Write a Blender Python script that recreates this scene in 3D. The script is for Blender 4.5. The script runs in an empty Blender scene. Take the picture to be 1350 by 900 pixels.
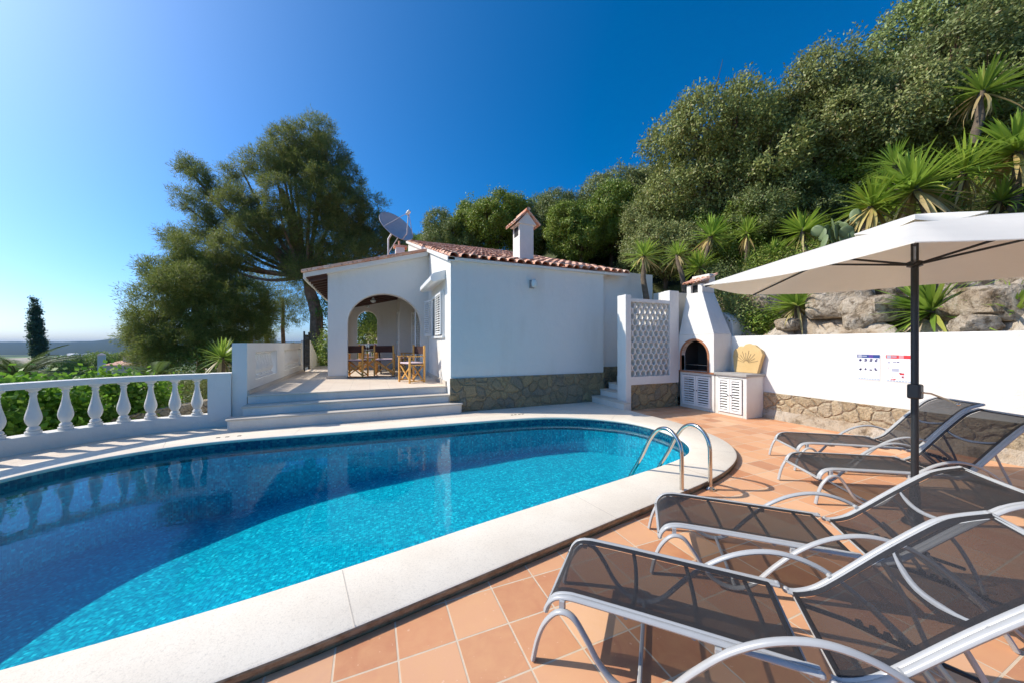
import bpy, math, random
import numpy as np
from mathutils import Vector, Matrix, noise as mnoise
R = math.radians
scene = bpy.context.scene
COL = scene.collection
rng = np.random.default_rng(7)
random.seed(7)

# ------------------------------------------------------------------ materials
def newmat(name):
    m = bpy.data.materials.new(name); m.use_nodes = True
    nt = m.node_tree; nt.nodes.clear()
    out = nt.nodes.new('ShaderNodeOutputMaterial')
    return m, nt, out
def N(nt, typ, **kw):
    n = nt.nodes.new(typ)
    for k, v in kw.items():
        if k.startswith('_'): setattr(n, k[1:], v)
        else:
            key = k.replace('__', ' ')
            n.inputs[key].default_value = v
    return n
def L(nt, a, b): nt.links.new(a, b)
def rgba(c): return (c[0], c[1], c[2], 1)
def coords(nt, scale=(1,1,1), world=True, rot=(0,0,0), loc=(0,0,0)):
    if world: g = nt.nodes.new('ShaderNodeNewGeometry'); o = g.outputs['Position']
    else: g = nt.nodes.new('ShaderNodeTexCoord'); o = g.outputs['Object']
    mp = nt.nodes.new('ShaderNodeMapping'); mp.inputs['Scale'].default_value = scale
    mp.inputs['Rotation'].default_value = rot; mp.inputs['Location'].default_value = loc
    L(nt, o, mp.inputs['Vector']); return mp.outputs['Vector']
def noise(nt, vec, scale, detail=4, rough=.55, dist=0):
    n = N(nt, 'ShaderNodeTexNoise', Scale=scale, Detail=detail, Roughness=rough, Distortion=dist)
    L(nt, vec, n.inputs['Vector']); return n.outputs['Fac']
def ramp(nt, fac, stops, interp='LINEAR'):
    r = nt.nodes.new('ShaderNodeValToRGB'); r.color_ramp.interpolation = interp
    el = r.color_ramp.elements
    while len(el) < len(stops): el.new(.5)
    for e, (p, c) in zip(el, stops): e.position = p; e.color = rgba(c) if not isinstance(c, (int, float)) else (c, c, c, 1)
    L(nt, fac, r.inputs['Fac']); return r.outputs['Color']
def mix(nt, fac, a, b, mode='MIX'):
    m = nt.nodes.new('ShaderNodeMix'); m.data_type = 'RGBA'; m.blend_type = mode
    for s, v in ((0, fac), (6, a), (7, b)):
        if hasattr(v, 'is_linked') or isinstance(v, bpy.types.NodeSocket): L(nt, v, m.inputs[s])
        else: m.inputs[s].default_value = v if s == 0 else rgba(v)
    return m.outputs[2]
def math_(nt, op, a, b=0.0, c=0.0):
    m = nt.nodes.new('ShaderNodeMath'); m.operation = op
    for i, v in enumerate((a, b, c)):
        if isinstance(v, bpy.types.NodeSocket): L(nt, v, m.inputs[i])
        else: m.inputs[i].default_value = v
    return m.outputs[0]
def bump(nt, h, strength=.3, dist=.01):
    b = N(nt, 'ShaderNodeBump', Strength=strength, Distance=dist); L(nt, h, b.inputs['Height']); return b.outputs['Normal']
def principled(nt, out, color, rough=.6, metal=0, normal=None, spec=.5, **kw):
    p = N(nt, 'ShaderNodeBsdfPrincipled', Roughness=rough if not isinstance(rough, bpy.types.NodeSocket) else .5, Metallic=metal)
    p.inputs['Specular IOR Level'].default_value = spec
    if isinstance(rough, bpy.types.NodeSocket): L(nt, rough, p.inputs['Roughness'])
    if isinstance(color, bpy.types.NodeSocket): L(nt, color, p.inputs['Base Color'])
    else: p.inputs['Base Color'].default_value = rgba(color)
    if normal: L(nt, normal, p.inputs['Normal'])
    if out: L(nt, p.outputs[0], out.inputs['Surface'])
    return p
M = {}
def simple(name, color, rough=.6, metal=0, var=.12, nscale=8, bstr=.15, bscale=60, world=False, spec=.5):
    m, nt, out = newmat(name)
    v = coords(nt, world=world)
    c2 = tuple(x * (1 - var) for x in color)
    col = ramp(nt, noise(nt, v, nscale), [(.3, c2), (.7, color)])
    nb = bump(nt, noise(nt, v, bscale, 3), bstr, .004)
    principled(nt, out, col, rough, metal, nb, spec)
    M[name] = m; return m
# white render on the walls: trowel unevenness, faint rain grime
def plaster(name, base, grime, amt=.35):
    m, nt, out = newmat(name)
    v = coords(nt)
    a = noise(nt, v, .9, 5, .6); s = coords(nt, (3, 3, .35)); b = noise(nt, s, 1.3, 5, .6)
    f = math_(nt, 'MULTIPLY', ramp(nt, a, [(.42, 0.), (.75, 1.)]), ramp(nt, b, [(.45, 0.), (.8, 1.)]))
    f = math_(nt, 'MULTIPLY', f, amt)
    h = math_(nt, 'ADD', math_(nt, 'MULTIPLY', noise(nt, v, 7, 3), 1.0), math_(nt, 'MULTIPLY', noise(nt, v, 70, 3), .25))
    sp = nt.nodes.new('ShaderNodeSeparateXYZ'); L(nt, v, sp.inputs[0])
    ft = math_(nt, 'MULTIPLY', ramp(nt, math_(nt, 'ADD', sp.outputs['Z'], math_(nt, 'MULTIPLY', b, .35)), [(.30, 1.), (.52, 0.)]), .35)
    principled(nt, out, mix(nt, math_(nt, 'MAXIMUM', f, ft), base, grime), .85, 0, bump(nt, h, .6, .02), .25)
    M[name] = m
plaster('white_plaster', (.725, .71, .665), (.52, .47, .39), .55)
plaster('aged_plaster', (.73, .70, .65), (.42, .37, .30), .7)
simple('white_paint', (.80, .80, .78), .35, 0, .05)
# terracotta paving, 30 cm tiles
def tile_mat():
    m, nt, out = newmat('terracotta_paving')
    v = coords(nt, loc=(-.4325, -1.8098, 0))
    br = nt.nodes.new('ShaderNodeTexBrick'); br.offset = 0; br.squash = 1
    for k, x in (('Scale', 1.), ('Mortar Size', .0055), ('Mortar Smooth', .25), ('Bias', 0.), ('Brick Width', .2997), ('Row Height', .2997)): br.inputs[k].default_value = x
    br.inputs['Color1'].default_value = (0, 0, 0, 1); br.inputs['Color2'].default_value = (1, 1, 1, 1); br.inputs['Mortar'].default_value = (.5, .5, .5, 1)
    L(nt, v, br.inputs['Vector'])
    tone = ramp(nt, br.outputs['Color'], [(0, (.52, .21, .10)), (.25, (.73, .39, .21)), (.5, (.64, .29, .145)), (.75, (.80, .49, .29)), (1, (.50, .22, .12))])
    w = coords(nt)
    n1 = noise(nt, w, 9, 6, .65, .6); n2 = noise(nt, w, 1.1, 4)
    tone = mix(nt, math_(nt, 'MULTIPLY', ramp(nt, n1, [(.35, 0.), (.75, 1.)]), .45), tone, (.74, .42, .20))
    tone = mix(nt, math_(nt, 'MULTIPLY', ramp(nt, n2, [(.4, 0.), (.7, 1.)]), .22), tone, (.50, .20, .10))
    spots = noise(nt, w, 33, 2, .5); tone = mix(nt, ramp(nt, spots, [(.70, 0.), (.74, .5)]), tone, (.82, .55, .38))
    grout = mix(nt, noise(nt, w, 14, 4), (.56, .43, .29), (.74, .60, .44))
    col = mix(nt, br.outputs['Fac'], tone, grout)
    h = math_(nt, 'SUBTRACT', math_(nt, 'MULTIPLY', noise(nt, w, 40, 4), .15), br.outputs['Fac'])
    rough = ramp(nt, n1, [(.3, .55), (.7, .78)])
    principled(nt, out, col, rough, 0, bump(nt, h, .5, .004), .35)
    M['terracotta_paving'] = m
tile_mat()
def stone_cream(name, base, dark, pits=True, joint=0.0):
    m, nt, out = newmat(name)
    v = coords(nt)
    a = noise(nt, v, 2.2, 5, .6); b = noise(nt, v, 45, 4, .7)
    col = mix(nt, ramp(nt, a, [(.35, 0.), (.7, .45)]), base, dark)
    col = mix(nt, ramp(nt, b, [(.30, .45), (.42, 0.)]), col, tuple(x * .62 for x in base)); col = mix(nt, ramp(nt, noise(nt, v, 95, 3, .7), [(.36, .22), (.48, 0.)]), col, tuple(x * .6 for x in dark))
    if joint:
        br = nt.nodes.new('ShaderNodeTexBrick'); br.offset = 0
        for k, x in (('Scale', 1.), ('Mortar Size', .004), ('Mortar Smooth', .3), ('Brick Width', joint), ('Row Height', joint)): br.inputs[k].default_value = x
        L(nt, v, br.inputs['Vector'])
        col = mix(nt, math_(nt, 'MULTIPLY', br.outputs['Fac'], .5), col, tuple(x * .5 for x in base))
    h = math_(nt, 'ADD', b, math_(nt, 'MULTIPLY', noise(nt, v, 160, 2), .5))
    principled(nt, out, col, .75, 0, bump(nt, h, .35, .004), .3)
    M[name] = m
stone_cream('cream_stone', (.86, .77, .63), (.68, .58, .45))
stone_cream('cream_paving', (.80, .69, .56), (.66, .54, .42), joint=.42)
stone_cream('porch_tile', (.78, .66, .52), (.62, .48, .36), joint=.40)
stone_cream('step_stone', (.62, .55, .46), (.40, .34, .27))
stone_cream('sandstone', (.66, .46, .21), (.48, .30, .11))
def coping_edge():
    m, nt, out = newmat('coping_edge')
    v = coords(nt); s = coords(nt, (6, 6, 30))
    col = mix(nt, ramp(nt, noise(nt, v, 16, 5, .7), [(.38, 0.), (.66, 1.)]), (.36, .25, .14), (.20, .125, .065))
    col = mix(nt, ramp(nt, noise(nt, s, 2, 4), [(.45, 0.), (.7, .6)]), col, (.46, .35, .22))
    principled(nt, out, col, .8, 0, bump(nt, noise(nt, v, 30, 5), .7, .01), .3)
    M['coping_edge'] = m
coping_edge()
def mosaic(name, cells, seed=0, grout=(.30, .52, .58), gf=.35, warp=0.05, size=.026, chan='XY'):
    m, nt, out = newmat(name)
    v = coords(nt)
    sc = nt.nodes.new('ShaderNodeVectorMath'); sc.operation = 'SCALE'; sc.inputs['Scale'].default_value = 1 / size
    L(nt, v, sc.inputs[0])
    fl = nt.nodes.new('ShaderNodeVectorMath'); fl.operation = 'FLOOR'; L(nt, sc.outputs[0], fl.inputs[0])
    wn = nt.nodes.new('ShaderNodeTexWhiteNoise'); wn.noise_dimensions = '3D'; L(nt, fl.outputs[0], wn.inputs['Vector'])
    col = ramp(nt, wn.outputs['Value'], cells)
    fr = nt.nodes.new('ShaderNodeVectorMath'); fr.operation = 'FRACTION'; L(nt, sc.outputs[0], fr.inputs[0])
    sep = nt.nodes.new('ShaderNodeSeparateXYZ'); L(nt, fr.outputs[0], sep.inputs[0])
    g = None
    for ax in chan:
        d = math_(nt, 'ABSOLUTE', math_(nt, 'SUBTRACT', sep.outputs[ax], .5))
        e = math_(nt, 'GREATER_THAN', d, .44); g = e if g is None else math_(nt, 'MAXIMUM', g, e)
    col = mix(nt, math_(nt, 'MULTIPLY', g, gf), col, grout)
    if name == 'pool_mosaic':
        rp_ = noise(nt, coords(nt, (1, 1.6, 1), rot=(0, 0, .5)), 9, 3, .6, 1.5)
        col = mix(nt, ramp(nt, rp_, [(.38, .45), (.52, 0.)]), col, (.0, .22, .36)); col = mix(nt, ramp(nt, rp_, [(.56, 0.), (.68, .45)]), col, (.01, .62, .70))  # bright and dark ripples of light through water painted into the tile colour
    principled(nt, out, col, .25, 0, None, .5); M[name] = m
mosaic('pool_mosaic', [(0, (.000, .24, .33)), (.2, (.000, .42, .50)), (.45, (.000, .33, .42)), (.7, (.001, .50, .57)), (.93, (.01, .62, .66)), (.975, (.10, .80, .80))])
mosaic('band_mosaic', [(0, (.003, .035, .09)), (.4, (.006, .07, .13)), (.7, (.01, .11, .15)), (1, (.03, .18, .22))], gf=.25, grout=(.10, .17, .20), chan='XYZ', size=.033)
def water():
    m, nt, out = newmat('pool_water')
    v = coords(nt, (1, 1, 1))
    w1 = noise(nt, v, 2.2, 3, .5, .4); w2 = noise(nt, coords(nt, (1, 1.4, 1), rot=(0, 0, .6)), 8, 3, .5, .5)
    h = math_(nt, 'ADD', math_(nt, 'MULTIPLY', w1, .55), math_(nt, 'MULTIPLY', w2, .22))
    nb = bump(nt, h, .14, .03)
    ge = nt.nodes.new('ShaderNodeNewGeometry'); dt = nt.nodes.new('ShaderNodeVectorMath'); dt.operation = 'DOT_PRODUCT'; L(nt, nb, dt.inputs[0]); L(nt, ge.outputs['Incoming'], dt.inputs[1])
    cs = math_(nt, 'ABSOLUTE', dt.outputs['Value'])
    fres = math_(nt, 'MULTIPLY_ADD', math_(nt, 'POWER', math_(nt, 'MAXIMUM', math_(nt, 'SUBTRACT', 1.0, cs), 0.0), 5.0), .74, .02)
    tr = N(nt, 'ShaderNodeBsdfTransparent'); tr.inputs['Color'].default_value = (.36, .90, .97, 1)
    gl = N(nt, 'ShaderNodeBsdfGlossy', Roughness=.015); gl.inputs['Color'].default_value = (.72, .90, 1, 1); L(nt, nb, gl.inputs['Normal'])
    mx = nt.nodes.new('ShaderNodeMixShader'); L(nt, fres, mx.inputs[0]); L(nt, tr.outputs[0], mx.inputs[1]); L(nt, gl.outputs[0], mx.inputs[2])
    L(nt, mx.outputs[0], out.inputs['Surface']); M['pool_water'] = m
water()
def rubble(name, stops, mortar, scale=4.2):
    m, nt, out = newmat(name)
    v = coords(nt); nz = nt.nodes.new('ShaderNodeTexNoise'); nz.inputs['Scale'].default_value = 2.5; nz.inputs['Detail'].default_value = 3
    L(nt, v, nz.inputs['Vector'])
    va = nt.nodes.new('ShaderNodeVectorMath'); va.operation = 'MULTIPLY_ADD'; va.inputs[1].default_value = (.3, .3, .3); L(nt, nz.outputs['Color'], va.inputs[0]); L(nt, v, va.inputs[2])
    def vor(feat):
        o = nt.nodes.new('ShaderNodeTexVoronoi'); o.feature = feat; o.inputs['Scale'].default_value = scale; o.inputs['Randomness'].default_value = .9; L(nt, va.outputs[0], o.inputs['Vector']); return o
    a = vor('F1'); e = vor('DISTANCE_TO_EDGE')
    sep = nt.nodes.new('ShaderNodeSeparateColor'); L(nt, a.outputs['Color'], sep.inputs[0])
    col = ramp(nt, sep.outputs[0], stops)
    n1 = noise(nt, v, 11, 6, .7)
    col = mix(nt, ramp(nt, n1, [(.4, 0.), (.7, .55)]), col, (.42, .32, .18))
    col = mix(nt, ramp(nt, noise(nt, v, 30, 5, .7), [(.35, .5), (.55, 0.)]), col, (.10, .085, .06))
    edge = ramp(nt, math_(nt, 'ADD', e.outputs['Distance'], math_(nt, 'MULTIPLY', math_(nt, 'SUBTRACT', n1, .5), .05)), [(.004, 1.), (.045, 0.)])
    col = mix(nt, math_(nt, 'MULTIPLY', edge, .40), col, mortar)
    h = math_(nt, 'ADD', ramp(nt, e.outputs['Distance'], [(0, .3), (.12, 1.)]), math_(nt, 'ADD', math_(nt, 'MULTIPLY', n1, 1.3), math_(nt, 'MULTIPLY', sep.outputs[1], .5)))
    principled(nt, out, col, .85, 0, bump(nt, h, 1., .05), .2); M[name] = m
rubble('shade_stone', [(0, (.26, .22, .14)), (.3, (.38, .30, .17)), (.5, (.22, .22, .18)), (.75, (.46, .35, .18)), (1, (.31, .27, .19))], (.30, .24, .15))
rubble('wall_stone', [(0, (.44, .35, .23)), (.3, (.50, .40, .27)), (.6, (.47, .41, .31)), (.8, (.56, .43, .26)), (1, (.52, .45, .34))], (.44, .36, .25), 4.4)
def rock():
    m, nt, out = newmat('limestone')
    v = coords(nt); n1 = noise(nt, v, 1.6, 7, .65, .8); n2 = noise(nt, v, 7, 6, .7)
    col = ramp(nt, n1, [(.3, (.18, .12, .07)), (.45, (.38, .30, .21)), (.6, (.50, .43, .34)), (.75, (.28, .21, .14))])
    col = mix(nt, ramp(nt, n2, [(.40, .8), (.52, 0.)]), col, (.10, .07, .04))
    principled(nt, out, col, .9, 0, bump(nt, math_(nt, 'ADD', n1, n2), 1, .08), .2); M['limestone'] = m
rock()
def roof_mat():
    m, nt, out = newmat('roof_clay')
    v = coords(nt, world=False)
    sc = nt.nodes.new('ShaderNodeVectorMath'); sc.operation = 'MULTIPLY'; sc.inputs[1].default_value = (1/.225, 1/.36, 0); L(nt, v, sc.inputs[0])
    fl = nt.nodes.new('ShaderNodeVectorMath'); fl.operation = 'FLOOR'; L(nt, sc.outputs[0], fl.inputs[0])
    wn = nt.nodes.new('ShaderNodeTexWhiteNoise'); L(nt, fl.outputs[0], wn.inputs['Vector'])
    col = ramp(nt, wn.outputs['Value'], [(0, (.62, .27, .16)), (.35, (.76, .39, .25)), (.65, (.80, .50, .36)), (.85, (.70, .31, .18)), (1, (.52, .22, .13))])
    n1 = noise(nt, v, 6, 6, .7)
    col = mix(nt, ramp(nt, n1, [(.45, 0.), (.68, .75)]), col, (.78, .66, .56))
    col = mix(nt, ramp(nt, noise(nt, v, 15, 5), [(.32, .7), (.46, 0.)]), col, (.16, .10, .07))
    principled(nt, out, col, .85, 0, bump(nt, n1, .4, .01), .2); M['roof_clay'] = m
roof_mat()
simple('brick', (.46, .20, .10), .9, 0, .4, 14)
simple('soot', (.030, .026, .024), .95)
simple('dark_opening', (.02, .02, .02), .9)
simple('wood', (.80, .42, .10), .45, 0, .3, 12)
simple('dark_wood', (.085, .030, .018), .6, 0, .3, 12)
simple('canvas_brown', (.060, .022, .016), .85, 0, .2, 30)
simple('cushion', (.74, .58, .60), .9, 0, .15, 30)
simple('table_dark', (.05, .04, .04), .4)
simple('crockery', (.78, .78, .76), .2)
simple('wine', (.35, .03, .04), .3)
simple('alu', (.40, .405, .40), .34, .0, .06, 20, .05)
simple('grey_plastic', (.30, .31, .32), .5)
simple('dark_metal', (.030, .034, .038), .38, .3, .1, 10, .05)
simple('iron', (.03, .03, .03), .6, .3)
simple('steel', (.62, .58, .52), .16, 1, .12, 9, .06, 40)
simple('dish_grey', (.50, .50, .52), .5, .1)
simple('glass_dark', (.035, .045, .05), .08)
simple('lamp_glass', (.65, .70, .68), .15)
simple('bark', (.17, .105, .065), .95, 0, .5, 9, .9, 25)
simple('pine_bark', (.34, .20, .13), .95, 0, .6, 6, 1, 18)
simple('palm_bark', (.16, .12, .08), .95, 0, .5, 12, .8, 30)
simple('board_white', (.76, .78, .82), .5, 0, .02)
simple('board_blue', (.012, .055, .24), .5); simple('board_violet', (.10, .05, .30), .5)
simple('board_red', (.62, .035, .045), .5); simple('board_pink', (.66, .30, .33), .5); simple('board_navy', (.04, .04, .17), .5)
simple('board_grey', (.42, .44, .54), .5); simple('board_teal', (.04, .20, .36), .5)
simple('concrete', (.42, .40, .37), .9, 0, .25, 4)
simple('house_pink', (.66, .52, .46), .9); simple('far_white', (.70, .68, .64), .9)
simple('dirt', (.22, .15, .085), .95, 0, .4, 3)
def foliage(name, stops, trans=.3, rough=.5, tcol=None):
    m, nt, out = newmat(name)
    g = nt.nodes.new('ShaderNodeNewGeometry')
    col = ramp(nt, g.outputs['Random Per Island'], stops)
    lowf = noise(nt, coords(nt), 2.6, 4)
    col = mix(nt, ramp(nt, lowf, [(.35, 0.), (.7, .45)]), col, tuple(min(1, x * 1.45) for x in stops[1][1]))
    oi = nt.nodes.new('ShaderNodeObjectInfo')
    col = mix(nt, 1.0, col, ramp(nt, oi.outputs['Random'], [(0, (.72, .78, .70)), (.35, (1.0, .98, .95)), (.7, (1.12, 1.04, .80)), (1, (.85, .98, .78))]), 'MULTIPLY')
    p = principled(nt, None, col, rough, 0, None, .35)
    t = nt.nodes.new('ShaderNodeBsdfTranslucent'); L(nt, mix(nt, .5, col, tcol or tuple(min(1, x * 2.2) for x in stops[1][1])), t.inputs['Color'])
    mx = nt.nodes.new('ShaderNodeMixShader'); mx.inputs[0].default_value = trans
    L(nt, p.outputs[0], mx.inputs[1]); L(nt, t.outputs[0], mx.inputs[2]); L(nt, mx.outputs[0], out.inputs['Surface']); M[name] = m
foliage('olive_leaf', [(0, (.085, .11, .035)), (.3, (.20, .235, .075)), (.6, (.32, .36, .14)), (.88, (.17, .19, .07)), (1, (.30, .21, .10))], .2)
foliage('green_leaf', [(0, (.065, .11, .02)), (.3, (.16, .235, .035)), (.7, (.28, .36, .06)), (1, (.30, .26, .07))], .2)
foliage('hedge_leaf', [(0, (.07, .17, .015)), (.3, (.13, .26, .03)), (.7, (.24, .38, .05)), (.9, (.10, .17, .03)), (1, (.36, .42, .10))], .35)
foliage('pine_leaf', [(0, (.065, .09, .025)), (.3, (.145, .18, .045)), (.7, (.26, .28, .07)), (1, (.30, .23, .08))], .35, .6)
foliage('dark_leaf', [(0, (.025, .055, .03)), (.4, (.05, .10, .05)), (1, (.08, .14, .07))], .25)
foliage('yucca_leaf', [(0, (.12, .20, .035)), (.3, (.21, .32, .05)), (.7, (.34, .44, .07)), (.93, (.42, .46, .10)), (1, (.52, .44, .12))], .3, .35)
foliage('palm_leaf', [(0, (.07, .11, .03)), (.4, (.12, .17, .05)), (1, (.20, .24, .09))], .25)
foliage('dry_leaf', [(0, (.30, .22, .11)), (.4, (.42, .33, .16)), (1, (.56, .46, .20))], .2)
simple('cactus', (.17, .23, .10), .6, 0, .35, 6)
simple('chain', (.02, .02, .02), .6)
def fabric(name, col, tr, trcol):
    m, nt, out = newmat(name)
    v = coords(nt, world=False)
    c = ramp(nt, noise(nt, v, 3, 4), [(.3, tuple(x * .94 for x in col)), (.7, col)])
    d = principled(nt, None, c, .9, 0, bump(nt, noise(nt, v, 5, 3), .3, .02), .1)
    t = nt.nodes.new('ShaderNodeBsdfTranslucent'); t.inputs['Color'].default_value = rgba(trcol)
    mx = nt.nodes.new('ShaderNodeMixShader'); mx.inputs[0].default_value = tr
    L(nt, d.outputs[0], mx.inputs[1]); L(nt, t.outputs[0], mx.inputs[2]); L(nt, mx.outputs[0], out.inputs['Surface']); M[name] = m
fabric('parasol_cloth', (.84, .82, .77), .34, (.84, .80, .68))
def sling(name, open_):
    m, nt, out = newmat(name)
    v = coords(nt, world=False)
    c = ramp(nt, noise(nt, v, 260, 2), [(.3, (.012, .012, .013)), (.7, (.032, .031, .034))])
    d = principled(nt, None, c, .55, 0, None, .4)
    t = nt.nodes.new('ShaderNodeBsdfTransparent')
    lw = N(nt, 'ShaderNodeLayerWeight', Blend=.5)
    f = math_(nt, 'MULTIPLY', math_(nt, 'SUBTRACT', 1.0, math_(nt, 'POWER', lw.outputs['Facing'], 2.0)), open_)
    mx = nt.nodes.new('ShaderNodeMixShader'); L(nt, f, mx.inputs[0])
    L(nt, d.outputs[0], mx.inputs[1]); L(nt, t.outputs[0], mx.inputs[2]); L(nt, mx.outputs[0], out.inputs['Surface']); M[name] = m
sling('sling_mesh', .21); sling('sling_hem', .04)

# ------------------------------------------------------------------ mesh helpers
class MB:
    def __init__(s): s.v = []; s.f = []; s.T = None
    def add(s, vs, fs):
        o = len(s.v)
        if s.T is not None: vs = [tuple(s.T @ Vector(p)) for p in vs]
        s.v += [tuple(p) for p in vs]; s.f += [tuple(i + o for i in f) for f in fs]; return s
    def box(s, x0, x1, y0, y1, z0, z1):
        return s.add([(x0,y0,z0),(x1,y0,z0),(x1,y1,z0),(x0,y1,z0),(x0,y0,z1),(x1,y0,z1),(x1,y1,z1),(x0,y1,z1)],
                     [(0,3,2,1),(4,5,6,7),(0,1,5,4),(1,2,6,5),(2,3,7,6),(3,0,4,7)])
    def prism(s, poly, z0, z1):
        n = len(poly)
        return s.add([(x,y,z0) for x,y in poly] + [(x,y,z1) for x,y in poly],
                     [tuple(range(n))[::-1], tuple(range(n, 2*n))] + [(i,(i+1)%n,n+(i+1)%n,n+i) for i in range(n)])
    def hexa(s, a, b):   # two quads (bottom, top) of 4 points each
        return s.add(list(a) + list(b), [(0,3,2,1),(4,5,6,7),(0,1,5,4),(1,2,6,5),(2,3,7,6),(3,0,4,7)])
    def sweep(s, pts, w, h=None, seg=8, up=(0,0,1), caps=True, square=False):
        h = h or w; n = len(pts); P = [Vector(p) for p in pts]; vs = []; fs = []
        W = w if isinstance(w, (list, tuple)) else [w]*n; H = h if isinstance(h, (list, tuple)) else [h]*n
        up = Vector(up); prev = None
        for i in range(n):
            t = (P[min(i+1, n-1)] - P[max(i-1, 0)]).normalized()
            side = t.cross(up)
            if side.length < .05: side = prev if prev is not None else t.cross(Vector((0,1,.01)))
            side = side - t * side.dot(t); side.normalize()
            if prev is not None and side.dot(prev) < 0: side = -side
            prev = side; u2 = side.cross(t)
            for k in range(seg):
                a = 2*math.pi*(k+.5)/seg; ca, sa = math.cos(a), math.sin(a)
                if square: ca, sa = (1 if ca > 0 else -1), (1 if sa > 0 else -1)
                vs.append(P[i] + side*ca*W[i] + u2*sa*H[i])
        for i in range(n-1):
            for k in range(seg):
                a = i*seg+k; b = i*seg+(k+1)%seg; fs.append((a, b, b+seg, a+seg))
        if caps: fs += [tuple(range(seg))[::-1], tuple(range((n-1)*seg, n*seg))]
        return s.add(vs, fs)
    def lathe(s, prof, c=(0,0,0), seg=16, closed=True):
        vs = []; fs = []; n = len(prof)
        for r, z in prof:
            for k in range(seg):
                a = 2*math.pi*k/seg; vs.append((c[0]+r*math.cos(a), c[1]+r*math.sin(a), c[2]+z))
        for i in range(n-1):
            for k in range(seg):
                a = i*seg+k; b = i*seg+(k+1)%seg; fs.append((a, b, b+seg, a+seg))
        if closed: fs += [tuple(range(seg))[::-1], tuple(range((n-1)*seg, n*seg))]
        return s.add(vs, fs)
    def sphere(s, c, r, seg=12, rings=8, T=None):
        rx, ry, rz = (r, r, r) if not isinstance(r, (tuple, list)) else r
        vs = [(0,0,-1)]; fs = []
        for i in range(1, rings):
            ph = -math.pi/2 + math.pi*i/rings
            for k in range(seg):
                a = 2*math.pi*k/seg; vs.append((math.cos(ph)*math.cos(a), math.cos(ph)*math.sin(a), math.sin(ph)))
        vs.append((0,0,1)); top = len(vs)-1
        for k in range(seg): fs.append((0, 1+(k+1)%seg, 1+k)); fs.append((top, top-seg+k, top-seg+(k+1)%seg))
        for i in range(rings-2):
            for k in range(seg):
                a = 1+i*seg+k; b = 1+i*seg+(k+1)%seg; fs.append((a, b, b+seg, a+seg))
        out = []
        for x,y,z in vs:
            p = Vector((x*rx, y*ry, z*rz))
            if T is not None: p = T @ p
            out.append(p + Vector(c))
        return s.add(out, fs)
    def build(s, name, mat, parent=None, smooth=False, bevel=0, loc=None):
        me = bpy.data.meshes.new(name); me.from_pydata(s.v, [], s.f); me.update()
        if smooth:
            me.polygons.foreach_set('use_smooth', [True]*len(me.polygons))
            me.set_sharp_from_angle(angle=R(40))
        me.materials.append(M[mat] if isinstance(mat, str) else mat)
        o = bpy.data.objects.new(name, me); COL.objects.link(o)
        if parent: o.parent = parent
        if loc: o.location = loc
        if bevel:
            b = o.modifiers.new('bevel', 'BEVEL'); b.width = bevel; b.segments = 2; b.limit_method = 'ANGLE'; b.angle_limit = R(35)
        return o
def npmesh(name, V, F, mat, parent=None):     # V (n,3), F (m,4)
    me = bpy.data.meshes.new(name); V = np.asarray(V, np.float32); F = np.asarray(F, np.int32)
    k = F.shape[1]
    me.vertices.add(len(V)); me.vertices.foreach_set('co', V.ravel())
    me.loops.add(F.size); me.loops.foreach_set('vertex_index', F.ravel())
    me.polygons.add(len(F)); me.polygons.foreach_set('loop_start', np.arange(0, F.size, k, dtype=np.int32))
    me.update(calc_edges=True); me.validate()
    me.materials.append(M[mat] if isinstance(mat, str) else mat)
    o = bpy.data.objects.new(name, me); COL.objects.link(o)
    if parent: o.parent = parent
    return o
def smooth_pts(pts, k=6):
    P = [Vector(p) for p in pts]; out = []
    for i in range(len(P)-1):
        p0, p1, p2, p3 = P[max(i-1,0)], P[i], P[i+1], P[min(i+2,len(P)-1)]
        for j in range(k):
            t = j/k
            out.append(.5*((2*p1)+(p2-p0)*t+(2*p0-5*p1+4*p2-p3)*t*t+(3*p1-p0-3*p2+p3)*t**3))
    out.append(P[-1]); return out
def tag(o, label=None, cat=None, group=None, kind=None):
    if label: o['label'] = label
    if cat: o['category'] = cat
    if group: o['group'] = group
    if kind: o['kind'] = kind
    return o
def thing(name, label, cat, loc=(0,0,0), rz=0, group=None):
    o = bpy.data.objects.new(name, None); COL.objects.link(o); o.location = loc; o.rotation_euler = (0,0,rz); o.empty_display_size = .2
    return tag(o, label, cat, group)
def struct(o): o['kind'] = 'structure'; return o
def copy_tree(root, loc=None, rz=None, scale=None, label=None, group=None):
    r = root.copy(); COL.objects.link(r)
    def rec(a, b):
        for ch in [c for c in bpy.data.objects if c.parent == a]:
            c = ch.copy(); COL.objects.link(c); c.parent = b; rec(ch, c)
    rec(root, r)
    if loc is not None: r.location = loc
    if rz is not None: r.rotation_euler = (0,0,rz)
    if scale is not None: r.scale = scale if isinstance(scale, (tuple, list)) else (scale,)*3
    if label: r['label'] = label
    if group: r['group'] = group
    return r
def arch_z(o, a):      # opening: (a0, a1, zsill, zspring, rise)
    a0, a1, zs, zp, rise = o; c = (a0+a1)/2; h = (a1-a0)/2; t = max(0, 1-((a-c)/h)**2)
    return zp + rise*math.sqrt(t)
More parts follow.
